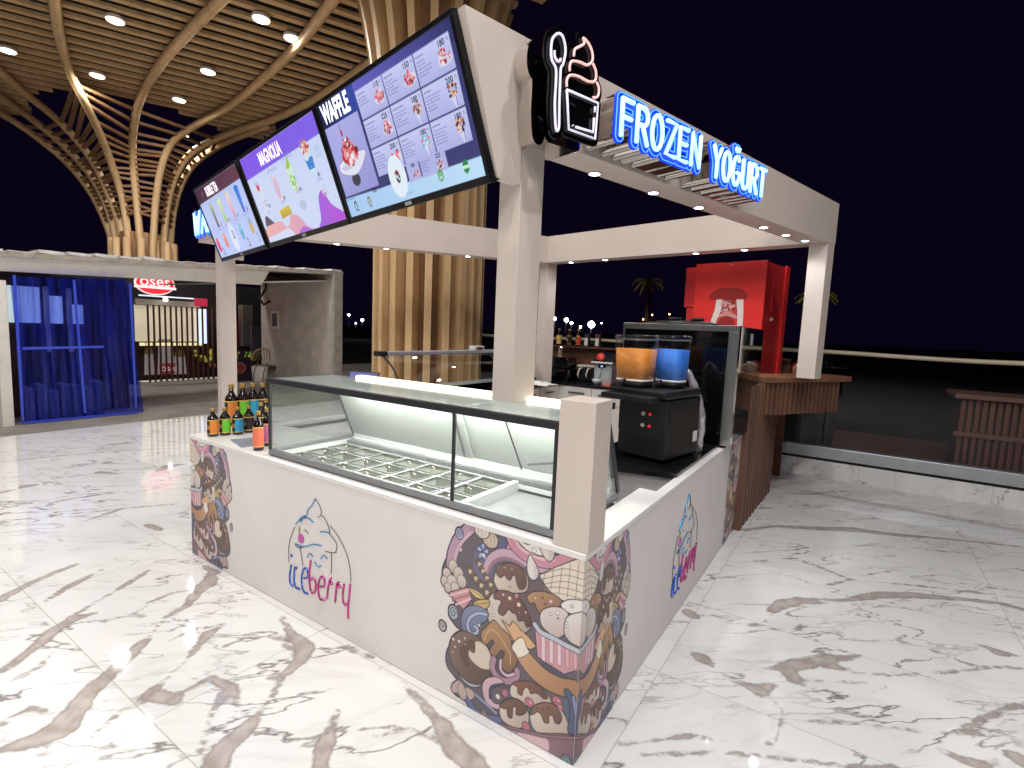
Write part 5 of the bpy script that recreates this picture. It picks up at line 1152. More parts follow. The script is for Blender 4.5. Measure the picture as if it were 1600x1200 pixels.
    it.append(('220', .03, u+w*.25, v+h*.148, dict(bold=.02))); scrib(P, u+.012, v+h*.16, .1, 1, '4a5080', 5); scrib(P, u+w*.50, v+h*.05, .09, 1, '8ab0d8', 6)
    return [('f4f8ff', 1.2, [('WAFFLE', .135, u+.03, v+h*.835, dict(xs=.62, bold=.035))]), ('15182c', .25, it)]
def paint2(P, u, v, w, h):
    P.poly([(0, 0), (2, 0), (2, 1), (0, 1)], 'cfdcfb', 0); P.poly([(u, v+h*.76), (u+w, v+h*.80), (u+w, v+h), (u, v+h)], '8a5ff0', 0, shade=(1, 0, '8468ec'))
    it = []; g = []
    cup = [(.13, .47, 'd8e2f8', 'c04a50'), (.36, .50, 'e4d2ea', 'd8b8d4'), (.58, .53, 'd2ecd8', '9ad25a'), (.82, .60, 'cfe4f8', '3a88d8')]
    for k, (a, b_, c, c2) in enumerate(cup):
        x, y = u+w*a, v+h*b_; P.poly([(x-.055, y+.10), (x+.055, y+.10), (x+.04, y-.07), (x-.04, y-.07)], c, .002, 'b4bee0')
        if k == 0: P.ell(x-.02, y+.10, .024, .024, 'd8382c'); food(P, x, y-.01, .03, ['c04a50', 'e8c0c0', 'f0e0e0', '7a3038'], 12, 1, 5)
        elif k == 1: P.ell(x, y+.02, .035, .07, c2)
        elif k == 2: P.poly(smooth([(x-.04, y+.09), (x, y+.13), (x+.02, y+.16), (x+.03, y+.1), (x, y+.08)], 4, True), 'a8d040', 0); food(P, x, y-.01, .045, ['9ad25a', 'c8e8a0', '7ab84a', 'e0f4d0'], 30, 1.1, 8)
        else: food(P, x-.01, y+.1, .05, ['e06a3a', 'f2b890', 'f8e6e0', 'c84a30'], 34, .8, 9); P.poly([(x-.055, y+.035), (x-.02, y+.02), (x+.02, y+.04), (x+.055, y+.035), (x+.045, y-.03), (x-.035, y-.03)], '3a8ad8', 0); food(P, x, y, .02, ['1a58b0', '8ac8f0'], 8, 1, 3)
        g.append((('DUO MAGNOLIA', 'LOVE MAGNOLIA', 'YESIL MAGNOLIA', 'CEREALS')[k] if 0 else ('ORMAN', 'LADY MAGNOLIA', 'YEŞİL MAGNOLIA', 'COOKIE')[k], .034, x-.07, v+h*(.665+.045*k), dict(xs=.62)))
        it.append(('80', .034, x+.05, y-.055-.01*k, dict(bold=.02, xs=.8))); g.append(('TL', .022, x+.085, y-.052-.01*k))
    for k, (a, b_, t_) in enumerate([(.16, .32, 'ELLA'), (.38, .36, 'LOTUS'), (.60, .40, 'OREO'), (.86, .42, 'SPECIAL')]): g.append((t_, .032, u+w*a-.03, v+h*b_, dict(xs=.65))); scrib(P, u+w*a+.02, v+h*b_-.03, .06, 4, 'b8c4e8', k)
    scrib(P, u+w*.9, v+h*.72, .08, 5, 'a4b0dc', 9)
    P.poly(smooth([(u+.0, v+h*.16), (u+w*.15, v+h*.20), (u+w*.27, v+h*.19), (u+w*.31, v+h*.11), (u+w*.37, v+h*.14), (u+w*.41, v+h*.22), (u+w*.50, v+h*.18), (u+w*.58, v+h*.04), (u+w*.66, v-.02), (u, v-.02)], 6, True), 'eeb4b0', 0, shade=(1, -.3, 'dc9cc0'))
    P.poly(smooth([(u+w*.42, v-.02), (u+w*.52, v+h*.06), (u+w*.62, v-.02)], 5, True), 'b06ad8', 0)
    P.poly(smooth([(u+w*.70, v-.02), (u+w*.745, v+h*.08), (u+w*.79, v+h*.28), (u+w*.85, v+h*.33), (u+w*.90, v+h*.18), (u+w*1.0, v+h*.06), (u+w*1.02, v-.02)], 6, True), '9a64e4', 0, shade=(1, -.4, 'c04ad8'))
    P.poly(smooth([(u, v-.03), (u+.0, v+h*.05), (u+w*.2, v+h*.08), (u+w*.34, v+h*.09), (u+w*.36, v-.03)], 5, True), 'd4def6', 0)
    P.poly([(u+w*.03, v+h*.19), (u+w*.06, v+h*.30), (u+w*.09, v+h*.31), (u+w*.17, v+h*.20)], '5a4460', 0); P.poly([(u+w*.29, v+h*.21), (u+w*.29, v+h*.31), (u+w*.43, v+h*.33), (u+w*.44, v+h*.23)], 'dcc640', 0, shade=(0, -1, 'b89c30')); P.ell(u+w*.6, v+h*.27, .05, .03, 'bcc4dc'); food(P, u+w*.86, v+h*.30, .03, ['d890c0', 'f0c0d8', 'a04a80', 'e8d8f0'], 16, .8, 12)
    scrib(P, u+w*.06, v+h*.12, .12, 1, 'd0908c', 2)
    return [('f0e8ff', 1.1, [('MAGNOLIA', .12, u+w*.26, v+h*.82, dict(xs=.62, bold=.02))]), ('2a2c48', .3, it), ('7c86ac', .55, g)]
def paint1(P, u, v, w, h):
    P.poly([(0, 0), (2, 0), (2, 1), (0, 1)], 'bccbfa', 0); P.poly([(u, v+h*.80), (u+w, v+h*.83), (u+w, v+h), (u, v+h)], '4c2e42', 0, shade=(1, 0, '6a4252'))
    for k, (a, c) in enumerate([(.24, '5a4058'), (.46, 'a4c868'), (.68, 'e48cb8'), (.90, '2a70dc')]):
        x, y = u+w*a*.95, v+h*(.56+.012*k); P.poly([(x-.045, y+.10), (x+.045, y+.10), (x+.022, y-.09), (x-.022, y-.09)], c, 0, shade=(0, 1, ['a8b890', 'd8e4b8', 'f0d8c8', '3a88e8'][k]))
        P.ell(x, y+.1, .045, .022, ['b8c0a8', 'dce8a8', 'f0dcd0', '2a78e0'][k]); food(P, x+.075, y-.075, .028, [['b04a78', 'd890b0'], ['c05080', 'e0a0c0'], ['2a9a88', '70c8b8'], ['7a3a68', 'b0689a']][k], 10, .7, k); scrib(P, x-.03, v+h*.755, .06, 1, '6a74a8', k); scrib(P, x-.05, v+h*(.385+.012*k), .12, 1, '7078a8', k+4)
    for k, (a, c) in enumerate([(.06, 'e83a5a'), (.26, 'e88060'), (.66, '5ab0d8'), (.88, 'd0b060')]):
        x, y = u+w*a, v+h*(.15+.03*k); P.poly([(x-.04, y+.05), (x+.04, y+.05), (x+.028, y-.04), (x-.028, y-.04)], c, 0); P.ell(x, y+.06, .035, .03, ['e86a80', 'f0a890', '8ac8e4', '9ab8d0'][k])
    P.ell(u+w*.46, v+h*.22, .075, .125, 'dce8ff')
    for a, b_, c in [(.47, .22, '20283c'), (.72, .06, '3a4a60'), (.93, .08, '8aa0b8'), (.12, .05, '30405c')]:
        x, y = u+w*a, v+h*b_+.02; P.ell(x, y, .022, .036, c); P.ell(x-.004, y, .013, .024, 'd0dffc'); P.line([(x+.008, y-.03), (x+.018, y-.038)], .007, c)
    return [('f0e6f2', 1.0, [('BUBBLE TEA', .105, u+w*.24, v+h*.845, dict(xs=.56, bold=.035))]), ('8a6a80', .6, [('*', .11, u+w*.13, v+h*.82)])]
screen(0, 1.275, 'right menu screen headed WAFFLE with a grid of priced dishes', paint3)
screen(1.29, 2.60, 'middle menu screen with purple MAGNOLIA header and pastel cups', paint2)
screen(2.665, 3.84, 'left menu screen headed BUBBLE TEA with four coloured drinks', paint1)

# ================================================================== NEON SIGNS
d2 = (E2-N2).normalized(); n2 = Vector((d2.y, -d2.x))
def arc_(cx, cy, rx, ry, a0, a1, n=12): return [(cx+rx*math.cos(math.radians(a0+(a1-a0)*i/n)), cy+ry*math.sin(math.radians(a0+(a1-a0)*i/n))) for i in range(n+1)]
FONT = {'F': [[(0, 0), (0, 1)], [(0, 1), (.55, 1)], [(0, .52), (.48, .52)]],
 'R': [[(0, 0), (0, 1)], [(0, 1), (.3, 1)]+arc_(.3, .75, .25, .25, 90, -90, 10)+[(0, .5)], [(.28, .5), (.58, 0)]],
 'O': [arc_(.3, .5, .3, .5, 0, 360, 28)], 'Z': [[(0, 1), (.58, 1), (0, 0), (.58, 0)]], 'E': [[(.52, 0), (0, 0), (0, 1), (.52, 1)], [(0, .52), (.45, .52)]],
 'N': [[(0, 0), (0, 1), (.56, 0), (.56, 1)]], 'Y': [[(0, 1), (.3, .5), (.6, 1)], [(.3, .5), (.3, 0)]],
 'G': [arc_(.3, .5, .3, .5, 50, 340, 24)+[(.58, .45), (.35, .45)], arc_(.3, 1.32, .14, .13, 200, 340, 8)],
 'U': [[(0, 1), (0, .3)]+arc_(.28, .3, .28, .3, 180, 360, 12)+[(.56, 1)]], 'T': [[(0, 1), (.6, 1)], [(.3, 1), (.3, 0)]],
 'W': [[(0, 1), (.2, 0), (.4, .8), (.6, 0), (.8, 1)]], 'A': [[(0, 0), (.32, 1), (.64, 0)], [(.12, .36), (.52, .36)]], 'L': [[(0, 1), (0, 0), (.5, 0)]]}
ADV = {'W': 1.08, 'A': .9, 'L': .78, 'T': .8, 'O': .86, 'G': .88}
M_nb = emat('neon_blue_face', '0a34d0', .95); M_nt = emat('neon_tube_cyan', 'b4eaff', 1.15); M_nr = emat('neon_edge_blue', '5aa8ff', 1.0)
def neon_word(word, u0, u1, v0, hgt, t, z, lab):
    adv = 0; st = []
    for ch in word:
        st.append((ch, adv)); adv += ADV.get(ch, .82)
    adv -= ADV.get(word[-1], .82)-.6; sx = (u1-u0)/adv; allS = []
    for ch, a in st:
        tb = MB()
        for s_ in FONT[ch]:
            Q = [(u0+(a+p[0])*sx, v0+p[1]*hgt) for p in s_]; allS.append(Q)
            tb.tube([(p[0], p[1], z+.018) for p in Q], .0108, 8)
            for p in (Q[0], Q[-1]): tb.ball((p[0], p[1], z+.018), .0108, n=6, seg=8)
        tb.build('letter_'+('g_breve' if ch == 'G' else ch.lower()), M_nt, t)
    L = contour(allS, .036, .005); plate('letter_backing', L, .012, M_nb, t, z=z+.006)
    plate('letter_channel', contour(allS, .031, .006), z-.012, M_chrome, t, z=z-.006)
    e = MB()
    for lp in contour(allS, .029, .005): e.tube([(p[0], p[1], z+.0085) for p in lp[::2]], .0028, 5, True)
    e.build('edge_tube', M_nr, t)
Mn = frame((N2.x, N2.y, 0), (d2.x, d2.y, 0), (0, 0, 1))
NS = thing('neon_sign', 'glowing blue neon lettering FROZEN YOĞURT on the right beam', 'neon sign', M=Mn)
neon_word('FROZEN', .425, 1.115, 2.605, .165, NS, .2, ''); neon_word('YOGURT', 1.255, 1.90, 2.595, .165, NS, .2, '')
l = bpy.data.lights.new('neon_glow', 'AREA'); l.shape = 'RECTANGLE'; l.size = 1.5; l.size_y = .15; l.energy = 2.2; l.color = (.25, .5, 1)
o = bpy.data.objects.new('lamp', l); COL.objects.link(o); o.parent = NS; o.location = (1.15, 2.69, .24); o.rotation_euler = (math.pi, 0, 0)
# spoon and cup sign
CS = thing('neon_cup_sign', 'black neon sign of a spoon and a swirled cup at the near beam end', 'neon sign', M=Mn)
M_bf = mat('gloss_black_face', '08080a', .15, var=.1)
def Q(px, py): 
    r_ = ray(px, py); P0_ = Vector((N2.x, N2.y, 0))+Vector((n2.x, n2.y, 0))*.215; nn = Vector((n2.x, n2.y, 0)); t_ = (P0_-Vector(CAM)).dot(nn)/Vector(r_).dot(nn); p = Vector(CAM)+Vector(r_)*t_-Vector((N2.x, N2.y, 0)); return (p.x*d2.x+p.y*d2.y, p.z)
def Z3(x, y): return Q(700+x/4.285, y/4.285)
spoon = [smooth([Z3(*p) for p in pts], 5, cl) for pts, cl in [([(735,225),(765,240),(783,300),(785,360),(770,430),(755,460),(750,560),(745,700),(742,855),(722,860),(715,700),(722,560),(722,460),(695,400),(690,330),(700,260)], True), ([(712,340),(715,380),(735,410),(752,405),(752,390)], False)]]
spoon[0].append(spoon[0][0])
swirl = [smooth([Z3(*p) for p in pts], 5) for pts in [[(842,375),(850,330),(885,310),(912,290),(905,255),(940,290),(965,350),(965,410),(930,435),(880,415),(830,410),(815,440),(815,475)], [(970,425),(990,480),(985,540),(940,545),(870,510),(815,505),(795,540),(795,580)], [(995,550),(1010,590),(1005,640),(985,655),(970,650)]]]
cup = [[Z3(*p) for p in pts] for pts in [[(795,600),(1005,690),(985,930),(808,865),(795,600)], [(985,715),(983,750)], [(978,790),(972,885),(855,850)], [(834,838),(836,842)]]]
body_ = spoon+swirl+cup+[[Z3(880,620), Z3(930,880)], [Z3(850,640), Z3(960,700), Z3(950,860), Z3(850,840)], [Z3(880,350),Z3(930,380)], [Z3(850,460),Z3(960,500)], [Z3(830,560),Z3(960,600)], [Z3(735,280),Z3(738,800)], [Z3(900,480),Z3(900,800)]]
def lp(r): return contour(body_, r, .004)
plate('face_plate', lp(.030), .010, M_bf, CS, z=.205); plate('channel_side', lp(.028), .19, M_chrome, CS, z=.10-.005)
M_wt = emat('neon_off_white', 'd8d4e4', .62); M_pk = emat('neon_off_pink', 'f0c0bc', .62)
for nm, ss, m in (('spoon_tube', spoon, M_wt), ('swirl_tube', swirl, M_pk), ('cup_tube', cup, M_wt)):
    t_ = MB()
    for s_ in ss: t_.tube([(p[0], p[1], .215) for p in s_], .0055, 8)
    t_.build(nm, m, CS)
# second sign, mostly hidden behind the left screen
tuh = Vector((-.98, .194, 0)).normalized(); WP = Vector((N2.x, N2.y, 0))+tuh*5.05
MwS = frame((WP.x, WP.y-.0, 0), -tuh, (0, 0, 1)); WS = thing('neon_sign', 'glowing blue neon letters WA seen beside the far left menu screen', 'neon sign', M=MwS)
neon_word('WAFFLE', .0, 1.35, 2.56, .24, WS, .08, '')
MB().box(0, .5, 2.49, 2.54, -.2, .06).build('bracket', M_beam, WS)

# ================================================================== UNFINISHED STAND ON THE LEFT
xb = -9.1
ST = thing('unfinished_stand', 'raw white and grey stand with a flat slab roof and a bare concrete side wall', 'stand', (xb, 2, 0))
def s_(x, y, z): return (x-xb, y-2, z)
M_plas = mat('raw_plaster', 'bdb3a9', .85, var=.16, scale=3, bump=.25); M_wst = mat('stand_white', 'e2ddd6', .7, var=.05); M_edge = mat('cut_edge', 'a59c92', .8, var=.25, scale=10, bump=.3)
ya, yr = -2.5, 6.05
f0, f1 = 2.36, 2.80
zline = lambda y: 2.43+(y-.38)*.0635
MB().hexa([s_(-9.1, ya, zline(ya)-.07), s_(-9.1, yr, zline(yr)-.07), s_(-12, yr, zline(yr)-.07), s_(-12, ya, zline(ya)-.07)], [s_(-9.1, ya, zline(ya)), s_(-9.1, yr, zline(yr)), s_(-12, yr, zline(yr)), s_(-12, ya, zline(ya))]).build('roof_slab', M_edge, ST)
MB().hexa([s_(-9.25, ya, 2.05), s_(-9.25, 4.2, 2.33), s_(-9.33, 4.2, 2.33), s_(-9.33, ya, 2.05)], [s_(-9.13, ya, zline(ya)-.071), s_(-9.13, 4.3, zline(4.3)-.071), s_(-9.3, 4.3, zline(4.3)-.071), s_(-9.3, ya, zline(ya)-.071)]).build('white_lintel', M_wst, ST)
MB().hexa([s_(-9.34, 3.6, 2.30), s_(-9.34, 5.78, 2.55), s_(-12, 5.78, 2.55), s_(-12, 3.6, 2.30)], [s_(-9.34, 3.6, 2.33), s_(-9.34, 5.78, 2.58), s_(-12, 5.78, 2.58), s_(-12, 3.6, 2.33)]).build('soffit', M_wst, ST)
MB().box(-9.14-xb, -12-xb, 5.8-2, 5.98-2, .005, zline(5.9)-.071).build('side_wall', M_plas, ST)
MB().box(-9.05-xb, -9.139-xb, 5.78-2, 6.0-2, .005, zline(5.9)-.072).build('wall_end', mat('wall_end_grey', 'aaa39c', .8, var=.15, scale=6, bump=.2), ST)
r_ = MB()
for k in range(26):
    y = ya+k*.33; r_.box(-9.12-xb, -9.6-xb, y-2, y+.28-2, zline(y)+.012, zline(y)+.012+rng.uniform(.01, .05))
r_.build('roof_scraps', mat('white_foil', 'd8d8d6', .5, var=.2, scale=9), ST)
q_ = at_y(430, 500, 5.79); sk = MB().box(q_.x-xb-.16, q_.x-xb+.16, 3.775, 3.795, q_.z-.22, q_.z+.22).build('meter_frame', M_wst, ST); MB().box(q_.x-xb-.1, q_.x-xb+.1, 3.768, 3.7745, q_.z-.16, q_.z+.16).build('meter_screen', M_rail, sk)
q_ = at_y(412, 470, 5.7); cbl = MB().tube([s_(q_.x, 5.75, q_.z+.5), s_(q_.x+.1, 5.7, q_.z+.3), s_(q_.x-.1, 5.65, q_.z+.05), s_(q_.x+.05, 5.68, q_.z-.1), s_(q_.x+.2, 5.74, q_.z)], .03, 7).build('hanging_cable', M_rail, ST)
wl_ = at_x(36, 655, xb); MB().box(-9.1-xb, -11-xb, ya-2, .42-2, .005, 2.04).build('left_wall', mat('stand_wall_cream', 'bdb5ab', .7, var=.06), ST)
MB().box(-9.08-xb, -9.099-xb, .30-2, .42-2, .005, 2.04).build('corner_trim', M_wst, ST)
# shelf niche at the far left edge
nb = thing('wall_shelf', 'dark shelf with small items on the cream wall at the left edge', 'shelf', (xb+.02, 0, 0)); a = at_x(12, 548, xb); MB().box(0, .18, -.9, .2, a.z-.06, a.z+.06).build('board', M_rail, nb); MB().box(0, .14, -.9, .2, a.z-.24, a.z-.18).build('board', M_bb, nb); MB().box(.02, .1, -.2, .1, a.z-.35, a.z-.25).build('yellow_light', emat('warm_glow', 'e8d890', .7), nb)
# blue film
film = bpy.data.materials.new('blue_film'); film.use_nodes = True; nt = film.node_tree; N_, L_ = nt.nodes, nt.links; p_ = N_['Principled BSDF']
p_.inputs['Base Color'].default_value = (.006, .02, .34, 1); p_.inputs['Roughness'].default_value = .12; p_.inputs['Coat Weight'].default_value = .5
tr_ = N_.new('ShaderNodeBsdfTransparent'); tr_.inputs[0].default_value = (.30, .36, 1, 1); mx_ = N_.new('ShaderNodeMixShader'); wv = N_.new('ShaderNodeTexNoise'); tc_ = N_.new('ShaderNodeTexCoord'); mp_ = N_.new('ShaderNodeMapping'); mp_.inputs['Scale'].default_value = (1, 9, .35)
L_.new(tc_.outputs['Object'], mp_.inputs[0]); L_.new(mp_.outputs[0], wv.inputs['Vector']); wv.inputs['Scale'].default_value = 1.6; wv.inputs['Detail'].default_value = 5
mr_ = N_.new('ShaderNodeMapRange'); mr_.inputs[1].default_value = .35; mr_.inputs[2].default_value = .7; mr_.inputs[3].default_value = .06; mr_.inputs[4].default_value = .6; L_.new(wv.outputs[0], mr_.inputs[0]); L_.new(mr_.outputs[0], mx_.inputs[0])
bp_ = N_.new('ShaderNodeBump'); bp_.inputs['Strength'].default_value = .5; bp_.inputs['Distance'].default_value = .03; L_.new(wv.outputs[0], bp_.inputs['Height']); L_.new(bp_.outputs[0], p_.inputs['Normal'])
L_.new(tr_.outputs[0], mx_.inputs[1]); L_.new(p_.outputs[0], mx_.inputs[2]); L_.new(mx_.outputs[0], N_['Material Output'].inputs[0])
BC = thing('blue_film_curtain', 'shiny translucent blue plastic film hung across the stand opening', 'curtain', (xb-.02, .45, 0))
n = 80; vs = []; fs = []
for i in range(n+1):
    t_ = i/n
    for j in range(9):
        s2 = j/8; y = t_*(1.50-(.12*s2))+.06*(1-s2); x = .018*math.sin(t_*38+s2)*(1.1-s2)+.012*math.sin(t_*91)*(1-s2); vs.append((x, y+.02, .02+s2*(2.10+.10*t_-.02)))
for i in range(n):
    for j in range(8): fs.append((i*9+j, (i+1)*9+j, (i+1)*9+j+1, i*9+j+1))
MB().add(vs, fs, True).build('film', film, BC, fix=False)
M_bl = mat('blue_wrapped_bar', '3a52d8', .3, coat=.4)
for a, b_ in (((.06, .06), (.06, 2.12)), ((.78, .1), (.72, 2.12)), ((1.46, .1), (1.44, 2.14))): MB().bar((.03, a[0], a[1]), (.03, b_[0], b_[1]), .03, .03, up=(1, 0, 0)).build('upright', M_bl, BC)
MB().bar((.035, .1, 1.10), (.035, 1.05, 1.12), .03, .035).build('cross_bar', M_bl, BC); MB().bar((.02, .06, .03), (.02, 1.5, .03), .03, .03).build('bottom_hem', M_bl, BC)
# things behind the film
wk = thing('window_unit', 'white framed window unit standing behind the blue film', 'window', (xb-.75, .5, 0))
for i, (y0, y1) in enumerate([(.08, .45), (.56, .72), (.84, .98)]):
    MB().box(0, .04, y0, y1, 1.45, 2.0-.12*i).build('lit_pane', emat('pale_window', 'c8dcd8', .75), wk); MB().box(-.01, .06, y0-.06, y0-.005, 1.0, 2.02).build('frame', M_wst, wk)
MB().box(-.05, -.01, -.1, 1.6, 0, 2.2).build('back_panel', mat('brown_back', '4a322c', .7, var=.3, scale=4), wk)
st = thing('stacked_white_sacks', 'row of white goods on the floor behind the blue film', 'goods', (xb-.5, .6, 0))
for i in range(7): MB().box(0, .3, i*.14, i*.14+.11, .0,   .50+.06*math.sin(i*2.3)).build('sack', mat('grey_sack', '8a8884', .7), st, bevel=.02)
# ---------------- lit shop behind
xs_ = -13.0
SH = thing('shop', 'dark shop front with lit cream shutter and brown slats far behind on the left', 'shop', (xs_, 3.4, 0))
MB().box(-.9, -.3, -1.4, 5.0, 0, 2.5).build('facade', mat('dark_facade', '141014', .6, var=.2), SH)
z0 = at_x(225, 534, xs_).z; z1 = at_x(225, 478, xs_).z; yq = lambda px: at_x(px, 500, xs_).y-3.4
MB().box(-.25, -.2, yq(217), yq(314), z0, z1+.02).build('cream_shutter', emat('lit_cream', 'd8ccb0', .55), SH)
MB().box(-.18, -.1, yq(216), yq(316), z1+.03, z1+.16).build('shutter_box', mat('shutter_box', 'a09888', .6), SH)
MB().box(-.29, -.26, yq(217), yq(335), .1, z0-.12).build('poster_wall', mat('poster_brown', '34161a', .5, var=.4, scale=3), SH)
for i in range(10): MB().box(-.19, -.15, yq(222)+i*.145, yq(222)+i*.145+.11, z0-.1, z0-.03).build('shelf_light', emat('warm_shelf', 'f0e4b0', .9), SH)
MB().box(-.2, -.14, yq(313), yq(327), z0-.05, z1+.0).build('light_panel', emat('cold_panel', 'd0e0ff', 1.2), SH)
MB().box(-.1, .25, yq(214), yq(350), -.05, .1).build('white_kerb', M_wst, SH)
PT = Print(0, 1.9, 0, .95, .01)
for x, y, w_, h_ in [(.12, .1, .22, .5), (.75, .08, .3, .45), (.4, .1, .38, .75)]: PT.poly([(x, y), (x+w_, y), (x+w_*.9, y+h_), (x+w_*.1, y+h_)], 'b8aaa6', 0); PT.ell(x+w_/2, y+h_+.06, w_*.4, .09, '6a6030')
PT.poly([(.45, .1), (.78, .1), (.8, .36), (.44, .36)], '9a2830', 0); food(PT, 1.45, .55, .25, ['8aa030', 'c8c040', '5a7028', 'e0d060'], 14, .7, 5); food(PT, 1.7, .3, .12, ['b08050', '702830'], 10, .8, 6)
o = PT.mesh('poster', vcol_mat('poster_glow', emit=.35), SH); o.matrix_local = frame((-.2, yq(219), .12), (0, 1, 0), (0, 0, 1))
tx = text_mb('öses', .22, .47, .17, .004); tx.build('poster_writing', emat('poster_ink', 'd8c0c0', .4), SH, fix=False).matrix_local = frame((-.19, yq(219), .12), (0, 1, 0), (0, 0, 1))
q_ = at_x(247, 443, xs_); SG = thing('shop_sign', 'red oval shop sign with white lettering öses over the shutter', 'shop sign', M=frame((xs_-.15, q_.y, q_.z), (0, 1, 0), (0, 0, 1)))
MB().prism([(.42*math.cos(a), .27*math.sin(a)) for a in (2*math.pi*k/32 for k in range(32))], -.05, 0).build('outline', emat('sign_white', 'e8d8d8', .7), SG); MB().prism([(.39*math.cos(a), .24*math.sin(a)) for a in (2*math.pi*k/32 for k in range(32))], .0005, .02).build('red_face', emat('sign_red', 'd02434', .8), SG)
text_mb('öses', .36, -.33, -.06, .0215, bold=.01).build('lettering', emat('sign_white', 'e8d8d8', .7), SG, fix=False); MB().box(-.44, .44, -.12, -.06, .0205, .023).build('ribbon', emat('sign_white', 'e8d8d8', .7), SG); 
LB = thing('track_light', 'thin lit track with two bright spots under the dark fascia of the shop', 'light', (xs_+.02, 3.4, 0)); zz = at_x(260, 465, xs_).z; MB().box(0, .04, yq(217), yq(316), zz, zz+.03).build('track', emat('track_white', 'e0e4f0', .8), LB)
for px in (258, 311): MB().ball((.03, yq(px), zz-.05), .05, n=8, seg=12).build('spot', emat('spot_white', 'ffffff', 6), LB)
SF = thing('slat_screen', 'row of thin dark brown upright slats before the lit shutter', 'slat screen', (xs_+.25, 3.4, 0))
for i in range(15): MB().box(0, .04, yq(222)+i*.118, yq(222)+i*.118+.03, .1, z1+.03-.0*i).build('slat', mat('slat_brown', '5a3228', .6), SF)
def board(px0, px1, py0, py1, x, name, label, cat, m, th=.06):
    a, b_ = at_x(px0, py1, x), at_x(px1, py0, x); o = MB().box(-th, 0, 0, b_.y-a.y, 0, b_.z-a.z).build(name, m, loc=(x, a.y, a.z)); return tag(o, label, cat)
b1 = board(352, 368, 467, 501, -12.9, 'menu_board', 'small lit red and yellow menu board right of the left post', 'menu board', emat('board_orange', 'f09a3c', .9)); MB().box(.001, .01, .03, .26, .2, .42).build('red_patch', emat('board_red', 'e8402c', .9), b1)
board(357, 370, 503, 547, -12.95, 'advert_board', 'dark red glowing advert board below the small menu board', 'advert board', emat('panel_red', 'a02a20', .5)); board(305, 324, 467, 478, -12.7, 'red_badge', 'little red lit badge at the right end of the shutter', 'badge', emat('badge_red', 'a82840', .8))
b2 = board(356, 398, 541, 597, -12.6, 'drinks_poster', 'dark poster of a coffee cup, lemons and green leaves', 'poster', mat('poster_dark', '20161c', .4)); w_ = at_x(398, 541, -12.6).y-at_x(356, 541, -12.6).y
PP = Print(0, w_, 0, .82, .012, '24161c'); food(PP, w_*.35, .72, .1, ['5a8a3a', 'c8c050', '8ab048'], 12, .8, 3); food(PP, w_*.8, .68, .12, ['8ac048', 'd8d860', '4a7a38'], 14, .8, 4); PP.ell(w_*.45, .35, .14, .13, '6a2a2c', .02, lc='9a6a50'); food(PP, w_*.2, .4, .08, ['e8dca0', 'c8b070'], 5, 1, 5)
o = PP.mesh('picture', vcol_mat('poster_glow', emit=.35), b2); o.matrix_local = frame((.004, 0, .0), (0, 1, 0), (0, 0, 1))
MB().box(-.06, .1, -.3, w_+.3, -.14, -.01).build('white_base', M_wst, b2)
gb = board(394, 420, 510, 556, -12.3, 'grey_cabinet_unit', 'grey metal unit with a small blue light beside the concrete wall', 'cabinet', mat('grey_unit', '4a4a56', .5)); MB().box(.001, .01, .3, .33, .25, .42).build('blue_light', emat('blue_led', '3030e0', 1.5), gb)
cl = at_x(384, 500, -12.9); co_ = MB().box(-.1, .1, -.14, .14, 0, 2.0).build('concrete_pillar', mat('pillar_grey', '5a5852', .7, var=.1), loc=(cl.x, cl.y, 0)); tag(co_, 'slim grey lit pillar between the red panel and the concrete wall', 'pillar')
# round wicker chair and white pot
q_ = at_x(414, 600, -11.6); WC = thing('wicker_chair', 'round backed wicker chair near the concrete wall', 'chair', (q_.x, q_.y, 0)); M_wk = mat('wicker', 'a98f58', .7, var=.3, scale=30)
m_ = MB(); 
for k in range(15):
    a = math.pi*k/14; m_.tube([(.0, -.30*math.cos(a), .62+.0), (-.06, -.30*math.cos(a)*1.05, .62+.26*math.sin(a)+.02)], .008, 5)
m_.tube([(-.06, -.32*math.cos(math.pi*k/14), .63+.28*math.sin(math.pi*k/14)) for k in range(15)], .018, 6); m_.build('backrest', M_wk, WC)
MB().lathe([(.0001, .42), (.28, .42), (.30, .46), (.26, .50), (.0001, .51)], seg=22).build('seat', mat('brown_cushion', '5a4234', .7), WC)
for a in (.7, 2.3, 3.9, 5.4): MB().tube([(.22*math.cos(a), .22*math.sin(a), .43), (.28*math.cos(a), .28*math.sin(a), 0)], .014, 6).build('leg', M_wk, WC)
q_ = at_x(406, 612, -11.2); t_ = MB().lathe([(.0001, 0), (.14, 0), (.18, .5), (.16, .5), (.0001, .48)], seg=20).build('white_pot', M_wst, loc=(q_.x, q_.y, .004)); tag(t_, 'tall white flower pot on the floor in front of the wicker chair', 'pot')

# ================================================================== FAR LIGHTS, PALMS
def far_lamp(px, py, d, r, c='e8f0ff', s=30, lab='tiny distant white street light out in the dark'):
    p = at_d(px, py, d); t_ = thing('distant_lamp', lab, 'street light', (p.x, p.y, -.25), group='distant street lights')
    MB().tube([(0, 0, 0), (0, 0, p.z+.25-r)], .06, 6).build('mast', M_black, t_); MB().ball((0, 0, p.z+.25), r, n=8, seg=12).build('lamp_head', emat('far_lamp_'+c, c, s), t_)
for px, py, d, r in [(545,492,60,.12),(566,500,60,.16),(556,505,60,.08),(885,500,70,.28),(867,498,70,.2),(924,507,65,.42),(893,505,75,.2),(907,511,75,.16),(940,505,70,.08),(830,500,75,.15)]: far_lamp(px, py, d, r)
for px, py in [(1005,499),(1019,492),(1046,491),(1254,527)]: far_lamp(px, py, 70, .1, 'ffb070', 14, 'tiny distant orange light out in the dark')
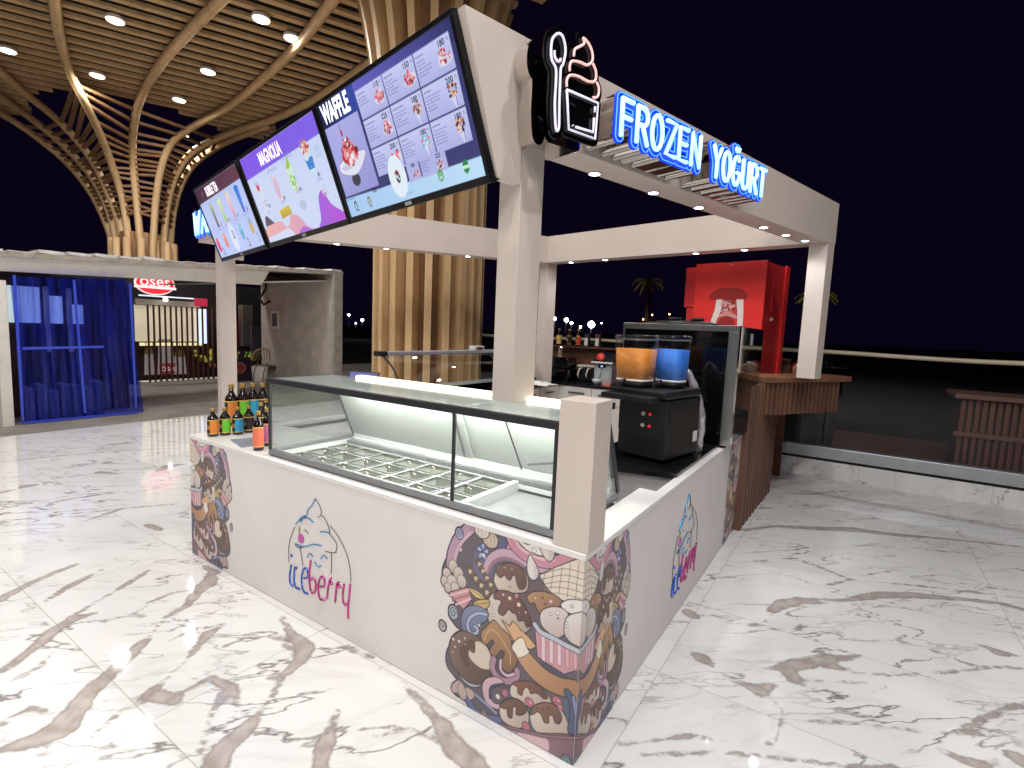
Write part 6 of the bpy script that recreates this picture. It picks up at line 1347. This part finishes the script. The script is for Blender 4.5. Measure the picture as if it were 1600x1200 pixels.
M_leaf = mat('palm_leaf', '8a8f40', .6, var=.3); M_trunk = mat('palm_trunk', '5a4630', .9, var=.3, scale=10)
def palm(px, py, d, label, r=2.2):
    p = at_d(px, py, d); t_ = thing('palm_tree', label, 'palm tree', (p.x, p.y, -.25), group='palm trees in the dark garden'); h = p.z+.25
    MB().tube([(0, 0, 0), (.1, 0, h*.5), (0, 0, h)], [.28, .2, .17], 10).build('trunk', M_trunk, t_)
    m_ = MB(); r_ = np.random.default_rng(int(px))
    for k in range(22):
        a = 2*math.pi*k/22+r_.uniform(-.2, .2); L = r*r_.uniform(.75, 1.1); up_ = r_.uniform(.2, 1.1); P_ = [Vector((math.cos(a)*L*s, math.sin(a)*L*s, h+up_*L*s*.9-L*(1.0)*s*s)) for s in np.linspace(0, 1, 9)]
        sd_ = Vector((-math.sin(a), math.cos(a), 0))
        for i in range(1, 9):
            for sg in (-1, 1):
                for q in (0, .5):
                    b0_ = P_[i-1].lerp(P_[i], q); tip = b0_+(sd_*sg*.38+Vector((math.cos(a), math.sin(a), -.6))*.25)*(1.2-i/9)*r*.4; w_ = (P_[i]-P_[i-1])*.22; m_.add([b0_-w_, b0_+w_, tip], [(0, 1, 2)])
        m_.tube(P_, .02, 4)
    m_.build('crown', M_leaf, t_, fix=False)
    u_ = thing('garden_uplight', 'small garden uplight at the foot of the palm, '+label.split(',')[-1].strip(), 'garden light', (p.x-.6, p.y-1.6, -.22)); MB().lathe([(.0001, 0), (.1, 0), (.12, .15), (.0001, .15)], seg=14).build('housing', M_black, u_); MB().lathe([(.0001, .156), (.09, .156)], seg=14).build('lens', emat('warm_uplight', 'ffe090', 5), u_)
    l = bpy.data.lights.new('garden_uplight_lamp', 'SPOT'); l.energy = 260; l.spot_size = 1.3; l.color = (1, .9, .45); l.shadow_soft_size = .1; o = bpy.data.objects.new('lamp', l); COL.objects.link(o); o.parent = u_; o.location = (0, 0, .2); dv_ = Vector((.6, 1.6, h)); o.rotation_euler = dv_.to_track_quat('-Z', 'Y').to_euler()
palm(1014, 440, 34, 'palm tree with yellow green lit crown in the dark, left of the red fridge', 1.05); palm(1278, 462, 30, 'palm tree partly hidden by the right corner post, right of the red fridge', 1.2)
